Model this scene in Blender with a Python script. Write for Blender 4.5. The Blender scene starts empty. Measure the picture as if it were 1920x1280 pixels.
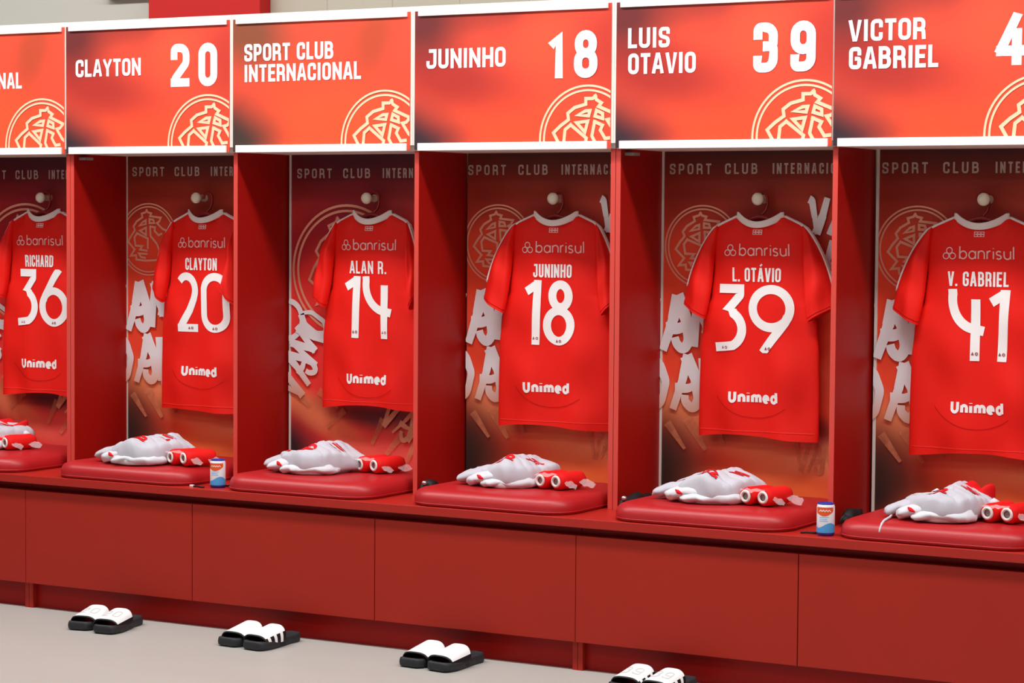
import bpy, bmesh, math, random
from mathutils import Vector, Matrix, noise
from mathutils.bvhtree import BVHTree

scene = bpy.context.scene
COL = scene.collection
pi = math.pi

# ------------------------------------------------------------------ camera
CAM = (6.0312, -7.1134, 1.5035)
YAW, PITCH, ROLL, FPX = 0.5158, -0.0514, 0.0075, 4369.8
fw = Vector((-math.sin(YAW) * math.cos(PITCH), math.cos(YAW) * math.cos(PITCH), math.sin(PITCH)))
rt = Vector((math.cos(YAW), math.sin(YAW), 0))
up = rt.cross(fw)
R2 = rt * math.cos(ROLL) + up * math.sin(ROLL)
U2 = up * math.cos(ROLL) - rt * math.sin(ROLL)
cam_data = bpy.data.cameras.new('camera')
cam = bpy.data.objects.new('camera', cam_data)
COL.objects.link(cam)
cam_data.sensor_fit = 'HORIZONTAL'
cam_data.sensor_width = 36.0
cam_data.lens = FPX * 36.0 / 1920.0
cam_data.clip_end = 60
M = Matrix((R2, U2, -fw)).transposed().to_4x4()
M.translation = Vector(CAM)
cam.matrix_world = M
scene.camera = cam

# ------------------------------------------------------------------ light and exposure
scene.view_settings.view_transform = 'Standard'
scene.view_settings.look = 'None'
scene.view_settings.gamma = 1.0
scene.view_settings.use_curve_mapping = False
scene.view_settings.exposure = 0.0
world = bpy.data.worlds.new('room_air')
scene.world = world
world.use_nodes = True
world.node_tree.nodes['Background'].inputs[0].default_value = (0.9, 0.93, 1.0, 1)
world.node_tree.nodes['Background'].inputs[1].default_value = 0.02

CEIL = 3.40
LIGHT_ROWS = [(-1.10, 0.30, 36.0), (-3.4, 0.6, 5.5), (-5.8, 0.6, 5.5)]


def area(name, loc, sx, sy, power, color=(0.97, 0.985, 1.0)):
    d = bpy.data.lights.new(name, 'AREA')
    d.shape = 'RECTANGLE'
    d.size = sx
    d.size_y = sy
    d.energy = power
    d.color = color
    o = bpy.data.objects.new(name, d)
    o.location = loc
    COL.objects.link(o)
    return o


LIGHT_X = [-1.6 + 1.6 * k for k in range(6)]
for ry, rw, rp in LIGHT_ROWS:
    for lx in LIGHT_X:
        area('ceiling_lamp_light', (lx, ry, CEIL - 0.035), 1.2, rw, rp)


# ------------------------------------------------------------------ materials
def lin(c):
    c = c / 255.0
    return c / 12.92 if c <= 0.04045 else ((c + 0.055) / 1.055) ** 2.4


def rgb(r, g, b, k=1.0):
    return (min(1, lin(r) * k), min(1, lin(g) * k), min(1, lin(b) * k), 1)


def mat(name, color, rough=0.5, spec=0.5, noise_amt=0.0, noise_scale=8.0, bump=0.0, bump_scale=200.0,
        sheen=0.0, trans=0.0, metal=0.0, alpha=1.0, stretch=None):
    m = bpy.data.materials.new(name)
    m.use_nodes = True
    nt = m.node_tree
    b = nt.nodes['Principled BSDF']
    b.inputs['Base Color'].default_value = color
    b.inputs['Roughness'].default_value = rough
    b.inputs['Specular IOR Level'].default_value = spec
    b.inputs['Metallic'].default_value = metal
    if sheen:
        b.inputs['Sheen Weight'].default_value = sheen
    if trans:
        b.inputs['Transmission Weight'].default_value = trans
    b.inputs['Alpha'].default_value = alpha
    tc = nt.nodes.new('ShaderNodeTexCoord')
    src = tc.outputs['Object']
    if stretch:
        mp = nt.nodes.new('ShaderNodeMapping')
        mp.inputs['Scale'].default_value = stretch
        nt.links.new(src, mp.inputs[0])
        src = mp.outputs[0]
    if noise_amt:
        n = nt.nodes.new('ShaderNodeTexNoise')
        n.inputs['Scale'].default_value = noise_scale
        n.inputs['Detail'].default_value = 5
        nt.links.new(src, n.inputs['Vector'])
        mr = nt.nodes.new('ShaderNodeMapRange')
        mr.inputs[3].default_value = 1 - noise_amt
        mr.inputs[4].default_value = 1 + noise_amt
        nt.links.new(n.outputs['Fac'], mr.inputs[0])
        mx = nt.nodes.new('ShaderNodeVectorMath')
        mx.operation = 'SCALE'
        mx.inputs[0].default_value = color[:3]
        nt.links.new(mr.outputs[0], mx.inputs['Scale'])
        nt.links.new(mx.outputs[0], b.inputs['Base Color'])
    if bump:
        n2 = nt.nodes.new('ShaderNodeTexNoise')
        n2.inputs['Scale'].default_value = bump_scale
        n2.inputs['Detail'].default_value = 3
        nt.links.new(src, n2.inputs['Vector'])
        bp = nt.nodes.new('ShaderNodeBump')
        bp.inputs['Strength'].default_value = bump
        bp.inputs['Distance'].default_value = 0.002
        nt.links.new(n2.outputs['Fac'], bp.inputs['Height'])
        nt.links.new(bp.outputs[0], b.inputs['Normal'])
    return m


def art_mat(name, base, blobs, warp=0.05, warp_scale=3.0, rough=0.45, lines=None):
    """Printed artwork: soft elliptical colour washes (cx, cz, rx, rz, angle, colour, strength) on a base."""
    m = bpy.data.materials.new(name)
    m.use_nodes = True
    nt = m.node_tree
    L = nt.links
    b = nt.nodes['Principled BSDF']
    b.inputs['Roughness'].default_value = rough
    b.inputs['Specular IOR Level'].default_value = 0.3
    tc = nt.nodes.new('ShaderNodeTexCoord')
    n = nt.nodes.new('ShaderNodeTexNoise')
    n.inputs['Scale'].default_value = warp_scale
    n.inputs['Detail'].default_value = 3
    L.new(tc.outputs['Object'], n.inputs['Vector'])
    sub = nt.nodes.new('ShaderNodeVectorMath')
    sub.operation = 'SUBTRACT'
    sub.inputs[1].default_value = (0.5, 0.5, 0.5)
    L.new(n.outputs['Color'], sub.inputs[0])
    sc = nt.nodes.new('ShaderNodeVectorMath')
    sc.operation = 'SCALE'
    sc.inputs['Scale'].default_value = warp * 2
    L.new(sub.outputs[0], sc.inputs[0])
    add = nt.nodes.new('ShaderNodeVectorMath')
    L.new(tc.outputs['Object'], add.inputs[0])
    L.new(sc.outputs[0], add.inputs[1])
    pos = add.outputs[0]
    cur = None
    for cx, cz, rx, rz, ang, c, s in blobs:
        mp = nt.nodes.new('ShaderNodeMapping')
        mp.vector_type = 'TEXTURE'
        mp.inputs['Location'].default_value = (cx, 0, cz)
        mp.inputs['Rotation'].default_value = (0, math.radians(-ang), 0)
        mp.inputs['Scale'].default_value = (rx, 1e3, rz)
        L.new(pos, mp.inputs[0])
        ln = nt.nodes.new('ShaderNodeVectorMath')
        ln.operation = 'LENGTH'
        L.new(mp.outputs[0], ln.inputs[0])
        mr = nt.nodes.new('ShaderNodeMapRange')
        mr.interpolation_type = 'SMOOTHSTEP'
        mr.inputs[1].default_value = 1.0
        mr.inputs[2].default_value = 0.15
        mr.inputs[3].default_value = 0.0
        mr.inputs[4].default_value = s
        L.new(ln.outputs['Value'], mr.inputs[0])
        mx = nt.nodes.new('ShaderNodeMix')
        mx.data_type = 'RGBA'
        L.new(mr.outputs[0], mx.inputs[0])
        if cur is None:
            mx.inputs[6].default_value = base
        else:
            L.new(cur, mx.inputs[6])
        mx.inputs[7].default_value = c
        cur = mx.outputs[2]
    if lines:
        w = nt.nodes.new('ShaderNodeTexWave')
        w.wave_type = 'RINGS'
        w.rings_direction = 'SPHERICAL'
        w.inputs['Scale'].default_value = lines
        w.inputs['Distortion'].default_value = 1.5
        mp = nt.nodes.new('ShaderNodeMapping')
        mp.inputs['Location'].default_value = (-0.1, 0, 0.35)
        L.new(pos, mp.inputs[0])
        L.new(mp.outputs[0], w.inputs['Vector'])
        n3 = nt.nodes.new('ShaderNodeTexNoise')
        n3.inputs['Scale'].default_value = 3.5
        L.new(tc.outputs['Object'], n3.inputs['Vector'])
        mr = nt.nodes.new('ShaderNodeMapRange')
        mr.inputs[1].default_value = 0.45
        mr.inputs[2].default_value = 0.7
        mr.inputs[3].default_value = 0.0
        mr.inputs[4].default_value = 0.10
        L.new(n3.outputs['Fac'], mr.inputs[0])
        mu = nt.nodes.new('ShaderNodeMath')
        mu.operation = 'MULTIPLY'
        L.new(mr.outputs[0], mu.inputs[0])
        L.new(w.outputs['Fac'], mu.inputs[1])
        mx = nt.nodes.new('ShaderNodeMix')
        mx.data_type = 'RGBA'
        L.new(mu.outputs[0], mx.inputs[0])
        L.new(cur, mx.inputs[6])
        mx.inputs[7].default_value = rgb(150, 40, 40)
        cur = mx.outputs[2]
    L.new(cur, b.inputs['Base Color'])
    return m


def emit_mat(name, color, strength):
    m = bpy.data.materials.new(name)
    m.use_nodes = True
    b = m.node_tree.nodes['Principled BSDF']
    b.inputs['Base Color'].default_value = color
    b.inputs['Emission Color'].default_value = color
    b.inputs['Emission Strength'].default_value = strength
    return m


RED_BOARD = mat('red_laminate', rgb(160, 18, 12), 0.42, 0.22, 0.05, 5)
RED_FRONT = mat('red_laminate_front', rgb(172, 38, 22), 0.5, 0.3, 0.07, 4, stretch=(1, 1, 0.4))
RED_EDGE_LIT = mat('red_laminate_lit_edge', rgb(218, 76, 66), 0.4, 0.5)  # same laminate as the boards, front light and gloss painted in as paler red
RED_BENCH = mat('red_bench_laminate', rgb(178, 36, 26), 0.35, 0.45, 0.05, 6)
LEATHER = mat('red_leatherette', rgb(182, 30, 34), 0.40, 0.5, 0.03, 9, bump=0.15, bump_scale=350)
WHITE_RAIL = mat('white_aluminium', rgb(250, 250, 246), 0.4, 0.4)
WHITE_CASE = mat('white_casing', rgb(232, 228, 218), 0.5, 0.3)
WHITE_PRINT = mat('white_vinyl', rgb(250, 248, 252), 0.5, 0.3)
CREST_PRINT = mat('pale_crest_print', rgb(255, 214, 176), 0.5, 0.3)
CREST_BACK = mat('pale_crest_print_panel', rgb(245, 168, 140), 0.5, 0.3)
GREY_PRINT = mat('grey_print', rgb(196, 176, 168), 0.5, 0.3)
JERSEY = mat('red_jersey_knit', rgb(244, 30, 20), 0.6, 0.25, 0.03, 20, bump=0.08, bump_scale=500)
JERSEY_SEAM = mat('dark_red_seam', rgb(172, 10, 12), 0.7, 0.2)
JERSEY_LIGHT = mat('bright_red_stitch', rgb(255, 74, 64), 0.6, 0.2)
JERSEY_TRIM = mat('white_jersey_trim', rgb(240, 232, 228), 0.7, 0.2)
FLOCK = mat('white_flock', rgb(255, 252, 250), 0.7, 0.2)
SPONSOR = mat('pale_pink_print', rgb(255, 205, 200), 0.6, 0.2)
MARK = mat('dark_print_mark', rgb(150, 60, 60), 0.6, 0.2)
HANGER = mat('dark_red_plastic', rgb(140, 20, 18), 0.35, 0.5)
KNOB = mat('white_knob_plastic', rgb(235, 228, 205), 0.35, 0.5)
CLOTH = mat('white_sport_cloth', rgb(218, 216, 221), 0.8, 0.2, 0.03, 30, bump=0.2, bump_scale=300)
CLOTH_GREY = mat('light_grey_sport_cloth', rgb(198, 195, 203), 0.8, 0.2, 0.03, 30, bump=0.2, bump_scale=300)
CLOTH_RED = mat('red_cloth_print', rgb(228, 24, 30), 0.7, 0.2)
SOCK = mat('red_sock_knit', rgb(232, 22, 20), 0.7, 0.25, 0.05, 60, bump=0.3, bump_scale=400)
SOCK_WHITE = mat('white_sock_cuff', rgb(240, 236, 232), 0.8, 0.2)
FILM = mat('clear_plastic_film', (0.95, 0.93, 0.93, 1), 0.15, 0.6, alpha=0.28)
RUBBER = mat('black_foam_sole', rgb(42, 43, 46), 0.55, 0.4)
RUBBER_DARK = mat('black_strap', rgb(22, 22, 24), 0.5, 0.4)
STRAP_WHITE = mat('white_strap', rgb(250, 250, 248), 0.5, 0.35)
STRAP_MARK = mat('grey_embossed_print', rgb(212, 214, 212), 0.6, 0.2)
BLACK_CLOTH = mat('black_pouch_cloth', rgb(16, 17, 18), 0.6, 0.4)
STEEL = mat('bright_steel', rgb(200, 200, 200), 0.3, 0.5, metal=0.9)
CAN_BLUE = mat('light_blue_print', rgb(80, 165, 225), 0.35, 0.5)
CAN_DARK = mat('dark_blue_rim', rgb(38, 52, 150), 0.35, 0.5)
CAN_WHITE = mat('white_can_print', rgb(238, 240, 244), 0.35, 0.5)
CAN_ORANGE = mat('orange_print', rgb(238, 88, 30), 0.35, 0.5)
FLOORM = mat('grey_vinyl_floor', rgb(184, 180, 173), 0.42, 0.4, 0.045, 2.2, stretch=(0.7, 2.2, 1))
WALL_L = mat('pale_grey_wall', rgb(190, 186, 176), 0.8, 0.2)
WALL_FAR = mat('slate_grey_wall', rgb(96, 98, 102), 0.8, 0.2)
CEILM = mat('pale_grey_ceiling', rgb(190, 190, 188), 0.9, 0.1)
COLUMN = mat('red_painted_column', rgb(188, 26, 22), 0.6, 0.3)
GREY_MET = mat('grey_metal', rgb(150, 145, 140), 0.5, 0.4)
LAMPM = emit_mat('lit_diffuser', (1, 0.97, 0.93, 1), 2.0)


def tile_mat():
    m = bpy.data.materials.new('beige_wall_tile')
    m.use_nodes = True
    nt = m.node_tree
    b = nt.nodes['Principled BSDF']
    b.inputs['Roughness'].default_value = 0.35
    tc = nt.nodes.new('ShaderNodeTexCoord')
    mp = nt.nodes.new('ShaderNodeMapping')
    mp.inputs['Rotation'].default_value = (pi / 2, 0, 0)
    nt.links.new(tc.outputs['Object'], mp.inputs[0])
    br = nt.nodes.new('ShaderNodeTexBrick')
    br.offset = 0.0
    br.inputs['Color1'].default_value = rgb(186, 178, 160)
    br.inputs['Color2'].default_value = rgb(182, 173, 156)
    br.inputs['Mortar'].default_value = rgb(168, 158, 142)
    br.inputs['Scale'].default_value = 1.0
    br.inputs['Mortar Size'].default_value = 0.003
    br.inputs['Brick Width'].default_value = 0.3
    br.inputs['Row Height'].default_value = 0.6
    nt.links.new(mp.outputs[0], br.inputs['Vector'])
    nt.links.new(br.outputs['Color'], b.inputs['Base Color'])
    return m


WALL_R = tile_mat()

# sign artwork, local metres from the sheet's lower left corner (sheet about 0.79 x 0.50)
ORA = rgb(238, 80, 56)
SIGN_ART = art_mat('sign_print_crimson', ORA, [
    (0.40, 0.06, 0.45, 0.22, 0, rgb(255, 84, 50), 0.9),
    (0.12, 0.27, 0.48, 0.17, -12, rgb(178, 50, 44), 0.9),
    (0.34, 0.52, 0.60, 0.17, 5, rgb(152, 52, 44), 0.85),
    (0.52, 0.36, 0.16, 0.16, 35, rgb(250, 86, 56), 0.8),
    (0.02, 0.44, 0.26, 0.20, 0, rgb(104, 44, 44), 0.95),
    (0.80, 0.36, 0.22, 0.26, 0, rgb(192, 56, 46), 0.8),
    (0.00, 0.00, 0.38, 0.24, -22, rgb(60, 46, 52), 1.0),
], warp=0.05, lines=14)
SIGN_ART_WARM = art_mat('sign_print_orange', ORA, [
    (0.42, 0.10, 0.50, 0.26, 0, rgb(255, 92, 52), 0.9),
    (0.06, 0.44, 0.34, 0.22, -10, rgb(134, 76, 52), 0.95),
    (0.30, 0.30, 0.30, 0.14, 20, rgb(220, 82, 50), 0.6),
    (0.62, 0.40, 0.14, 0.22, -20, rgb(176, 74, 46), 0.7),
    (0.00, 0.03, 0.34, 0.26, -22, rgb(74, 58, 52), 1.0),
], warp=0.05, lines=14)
# locker back artwork, local metres from the lower left corner of the board (about 0.78 x 1.24)
K = 1.4  # brightens base and pale washes, standing in for light low in the bays
PANEL_ART = art_mat('panel_print_vermilion', rgb(226, 70, 46, K), [
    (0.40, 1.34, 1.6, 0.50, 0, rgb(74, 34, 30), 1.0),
    (0.45, 0.98, 0.50, 0.12, -14, rgb(140, 34, 28), 0.7),
    (0.05, 1.04, 0.30, 0.10, 25, rgb(150, 44, 34), 0.6),
    (0.16, 0.30, 0.34, 0.13, -18, rgb(226, 136, 92, K), 0.8),
    (0.70, 0.20, 0.46, 0.11, 14, rgb(232, 150, 104, K), 0.9),
    (0.45, 0.04, 0.60, 0.16, 0, rgb(232, 104, 52, K), 0.85),
    (0.42, 0.24, 0.19, 0.14, 0, rgb(236, 122, 80, K), 0.95),
    (0.60, 0.285, 0.20, 0.075, -8, rgb(124, 48, 44), 0.9),
    (0.28, 0.275, 0.13, 0.07, 20, rgb(130, 60, 46), 0.8),
    (0.78, 0.44, 0.20, 0.24, 10, rgb(112, 70, 58), 0.9),  # brown wash paints in the shade between jersey and right divider
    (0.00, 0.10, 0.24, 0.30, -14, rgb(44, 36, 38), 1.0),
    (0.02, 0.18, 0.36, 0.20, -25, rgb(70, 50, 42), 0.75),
], warp=0.03, rough=0.4)
PANEL_ART_WINE = art_mat('panel_print_wine', rgb(222, 56, 52, K), [
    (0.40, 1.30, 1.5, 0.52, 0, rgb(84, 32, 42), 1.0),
    (0.15, 0.95, 0.5, 0.14, 30, rgb(150, 30, 46), 0.75),
    (0.10, 0.27, 0.36, 0.09, -22, rgb(226, 128, 84, K), 0.8),
    (0.45, 0.245, 0.44, 0.085, -6, rgb(104, 50, 54), 0.95),
    (0.26, 0.17, 0.34, 0.07, -24, rgb(222, 120, 84, K), 0.75),
    (0.58, 0.12, 0.46, 0.14, 0, rgb(234, 86, 78, K), 0.85),
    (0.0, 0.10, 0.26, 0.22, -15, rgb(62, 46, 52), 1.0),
], warp=0.04, rough=0.4)


def brush_white():
    """screen-printed slogan: white, running out to tan in the lowest words."""
    m = bpy.data.materials.new('white_brush_print')
    m.use_nodes = True
    nt = m.node_tree
    b = nt.nodes['Principled BSDF']
    b.inputs['Roughness'].default_value = 0.5
    tc = nt.nodes.new('ShaderNodeTexCoord')
    sp = nt.nodes.new('ShaderNodeSeparateXYZ')
    nt.links.new(tc.outputs['Object'], sp.inputs[0])
    mr = nt.nodes.new('ShaderNodeMapRange')
    mr.inputs[1].default_value = 0.29
    mr.inputs[2].default_value = 0.44
    nt.links.new(sp.outputs['Z'], mr.inputs[0])
    mx = nt.nodes.new('ShaderNodeMix')
    mx.data_type = 'RGBA'
    nt.links.new(mr.outputs[0], mx.inputs[0])
    mx.inputs[6].default_value = rgb(228, 160, 120)
    mx.inputs[7].default_value = rgb(244, 242, 244)
    nt.links.new(mx.outputs[2], b.inputs['Base Color'])
    return m


BRUSH_PRINT = brush_white()


def faded():
    """half worn tan print, broken up by dry-brush noise."""
    m = mat('tan_brush_print', rgb(222, 138, 98, 1.1), 0.5, 0.3)
    nt = m.node_tree
    b = nt.nodes['Principled BSDF']
    tc = nt.nodes.new('ShaderNodeTexCoord')
    n = nt.nodes.new('ShaderNodeTexNoise')
    n.inputs['Scale'].default_value = 14
    n.inputs['Detail'].default_value = 4
    nt.links.new(tc.outputs['Object'], n.inputs['Vector'])
    mr = nt.nodes.new('ShaderNodeMapRange')
    mr.inputs[1].default_value = 0.3
    mr.inputs[2].default_value = 0.7
    mr.inputs[3].default_value = 0.15
    mr.inputs[4].default_value = 0.85
    nt.links.new(n.outputs['Fac'], mr.inputs[0])
    nt.links.new(mr.outputs[0], b.inputs['Alpha'])
    return m


TAN_PRINT = faded()


# ------------------------------------------------------------------ object helpers
def link(o, parent=None):
    COL.objects.link(o)
    if parent is not None:
        o.parent = parent
    return o


def thing(name, label, cat, loc=(0, 0, 0), rot=(0, 0, 0), group=None):
    o = bpy.data.objects.new(name, None)
    o.empty_display_size = 0.1
    o.location = loc
    o.rotation_euler = rot
    o['label'] = label
    o['category'] = cat
    if group:
        o['group'] = group
    return link(o)


def obj(name, bm, m, parent=None, loc=(0, 0, 0), smooth=False, label=None):
    if smooth:
        for f in bm.faces:
            f.smooth = True
    me = bpy.data.meshes.new(name)
    bm.to_mesh(me)
    bm.free()
    me.materials.append(m)
    o = bpy.data.objects.new(name, me)
    o.location = loc
    if label:
        o['label'] = label
    return link(o, parent)


def struct(name, bm, m, loc=(0, 0, 0)):
    o = obj(name, bm, m, None, loc)
    o['kind'] = 'structure'
    return o


def tag(o, label, cat, group=None):
    o['label'] = label
    o['category'] = cat
    if group:
        o['group'] = group
    return o


def bx(bm, x0, x1, y0, y1, z0, z1, bev=0.0):
    r = bmesh.ops.create_cube(bm, size=1)
    vs = r['verts']
    for v in vs:
        v.co = Vector((x0 + (v.co.x + 0.5) * (x1 - x0), y0 + (v.co.y + 0.5) * (y1 - y0), z0 + (v.co.z + 0.5) * (z1 - z0)))
    if bev:
        es = list({e for v in vs for e in v.link_edges})
        bmesh.ops.bevel(bm, geom=es, offset=bev, segments=2, affect='EDGES', profile=0.5)
    return bm


def box(x0, x1, y0, y1, z0, z1, bev=0.0):
    return bx(bmesh.new(), x0, x1, y0, y1, z0, z1, bev)


def tube(bm, pts, r, n=8, closed=False, caps=True):
    pts = [Vector(p) for p in pts]
    rs = r if isinstance(r, (list, tuple)) else [r] * len(pts)
    rings = []
    prev = None
    for i, p in enumerate(pts):
        if closed:
            t = pts[(i + 1) % len(pts)] - pts[i - 1]
        else:
            t = pts[min(i + 1, len(pts) - 1)] - pts[max(i - 1, 0)]
        t.normalize()
        if prev is None:
            a = Vector((0, 0, 1)) if abs(t.z) < 0.9 else Vector((1, 0, 0))
            nrm = (a - t * a.dot(t)).normalized()
        else:
            nrm = (prev - t * prev.dot(t)).normalized()
        prev = nrm
        bn = t.cross(nrm)
        rings.append([bm.verts.new(p + (nrm * math.cos(2 * pi * k / n) + bn * math.sin(2 * pi * k / n)) * rs[i]) for k in range(n)])
    m = len(rings)
    for i in range(m if closed else m - 1):
        A, B = rings[i], rings[(i + 1) % m]
        for k in range(n):
            bm.faces.new((A[k], A[(k + 1) % n], B[(k + 1) % n], B[k]))
    if caps and not closed:
        bm.faces.new(list(reversed(rings[0])))
        bm.faces.new(rings[-1])
    return bm


def lathe(bm, prof, n=28, mtx=None, caps=True):
    """prof: (radius, height) pairs turned about z."""
    rings = []
    for r, h in prof:
        rings.append([bm.verts.new(Vector((r * math.cos(2 * pi * k / n), r * math.sin(2 * pi * k / n), h))) for k in range(n)])
    for a, b in zip(rings, rings[1:]):
        for k in range(n):
            bm.faces.new((a[k], a[(k + 1) % n], b[(k + 1) % n], b[k]))
    if caps:
        bm.faces.new(list(reversed(rings[0])))
        bm.faces.new(rings[-1])
    if mtx is not None:
        for ring in rings:
            for v in ring:
                v.co = mtx @ v.co
    return bm


def rounded_rect(w, d, r, seg=8):
    out = []
    for cx, cy, a0 in ((w / 2 - r, d / 2 - r, 0), (-w / 2 + r, d / 2 - r, 90), (-w / 2 + r, -d / 2 + r, 180), (w / 2 - r, -d / 2 + r, 270)):
        for k in range(seg + 1):
            a = math.radians(a0 + 90.0 * k / seg)
            out.append((cx + r * math.cos(a), cy + r * math.sin(a)))
    return out


def grid_mesh(bm, P):
    """P[i][j] -> Vector; quads between neighbours."""
    V = [[bm.verts.new(p) for p in row] for row in P]
    for i in range(len(V) - 1):
        for j in range(len(V[0]) - 1):
            bm.faces.new((V[i][j], V[i][j + 1], V[i + 1][j + 1], V[i + 1][j]))
    return bm


# ------------------------------------------------------------------ stroke lettering
def arc(cx, cy, rx, ry, a0, a1, n=20):
    return [(cx + rx * math.cos(math.radians(a0 + (a1 - a0) * k / n)), cy + ry * math.sin(math.radians(a0 + (a1 - a0) * k / n))) for k in range(n + 1)]


def rnd(pts, r, closed=False, n=5):
    """round the corners of a polyline."""
    if r <= 0:
        return list(pts)
    P = [Vector(p) for p in pts]
    out = []
    N = len(P)
    for i in range(N):
        if not closed and i in (0, N - 1):
            out.append(tuple(P[i]))
            continue
        a, b, c = P[i - 1], P[i], P[(i + 1) % N]
        la, lc = (a - b).length, (c - b).length
        da, dc = (a - b).normalized(), (c - b).normalized()
        ang = math.acos(max(-1, min(1, da.dot(dc))))
        if ang > 3.1 or ang < 0.02:
            out.append((b.x, b.y))
            continue
        leg = min(r / math.tan(ang / 2), la * 0.5, lc * 0.5)
        rad = leg * math.tan(ang / 2)
        ctr = b + (da + dc).normalized() * (rad / math.sin(ang / 2))
        s_, e_ = b + da * leg, b + dc * leg
        a0 = math.atan2(s_.y - ctr.y, s_.x - ctr.x)
        a1 = math.atan2(e_.y - ctr.y, e_.x - ctr.x)
        d = (a1 - a0 + pi) % (2 * pi) - pi
        for k in range(n + 1):
            t = a0 + d * k / n
            out.append((ctr.x + rad * math.cos(t), ctr.y + rad * math.sin(t)))
    return out


def resample(pts, step, closed=False):
    P = [Vector(p) for p in pts]
    if closed:
        P = P + [P[0]]
    out = [P[0]]
    for a, b in zip(P, P[1:]):
        L = (b - a).length
        n = max(1, int(math.ceil(L / step)))
        for k in range(1, n + 1):
            out.append(a.lerp(b, k / n))
    if closed:
        out.pop()
    return out


LIFT = [0]


def ribbon(bm, pts, hw, closed=False, across=1, cap=True, step=1e9, clampz=None, xf=None):
    """flat stroke in the xz plane (facing -y); hw is a number or one value per point."""
    P = resample(pts, step, closed) if step < 1e8 else [Vector(p) for p in pts]
    Q = [P[0]]
    for p in P[1:]:
        if (p - Q[-1]).length > 1e-6:
            Q.append(p)
    P = Q
    if closed and (P[0] - P[-1]).length < 1e-6:
        P.pop()
    n = len(P)
    if n < 2:
        return
    LIFT[0] = (LIFT[0] + 1) % 7
    lift = -0.00018 * LIFT[0]     # strokes that cross lie a hair apart
    W = hw if isinstance(hw, (list, tuple)) else [hw] * n
    if len(W) != n:
        W = [W[min(len(W) - 1, int(i * len(W) / n))] for i in range(n)]
    if cap and not closed:
        P[0] = P[0] + (P[0] - P[1]).normalized() * W[0]
        P[-1] = P[-1] + (P[-1] - P[-2]).normalized() * W[-1]
    rows = []
    sides = [[], []]
    for i, p in enumerate(P):
        a = P[i - 1] if (i > 0 or closed) else None
        c = P[(i + 1) % n] if (i < n - 1 or closed) else None
        d1 = (p - a).normalized() if a is not None else None
        d2 = (c - p).normalized() if c is not None else None
        if d1 is None:
            d1 = d2
        if d2 is None:
            d2 = d1
        n1, n2 = Vector((-d1.y, d1.x)), Vector((-d2.y, d2.x))
        mt = n1 + n2
        if mt.length < 1e-4:
            mt = n1.copy()
        mt.normalize()
        k = min(1.0 / max(0.35, mt.dot(n1)), 2.2)
        sides[0].append(p - mt * (W[i] * k))
        sides[1].append(p + mt * (W[i] * k))
    for E in sides:
        for i in range(n if closed else n - 1):
            i2 = (i + 1) % n
            if (E[i2] - E[i]).dot(P[i2] - P[i]) < 0:
                E[i2] = E[i].copy()
    for i in range(n):
        row = []
        for j in range(across + 1):
            q = sides[0][i].lerp(sides[1][i], j / across)
            if clampz:
                q.y = min(max(q.y, clampz[0]), clampz[1])
            if xf:
                q = Vector(xf(q.x, q.y))
            row.append(bm.verts.new((q.x, lift, q.y)))
        rows.append(row)
    m = len(rows)
    for i in range(m if closed else m - 1):
        A, B = rows[i], rows[(i + 1) % m]
        for j in range(across):
            try:
                bm.faces.new((A[j], B[j], B[j + 1], A[j + 1]))
            except ValueError:
                pass


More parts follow.
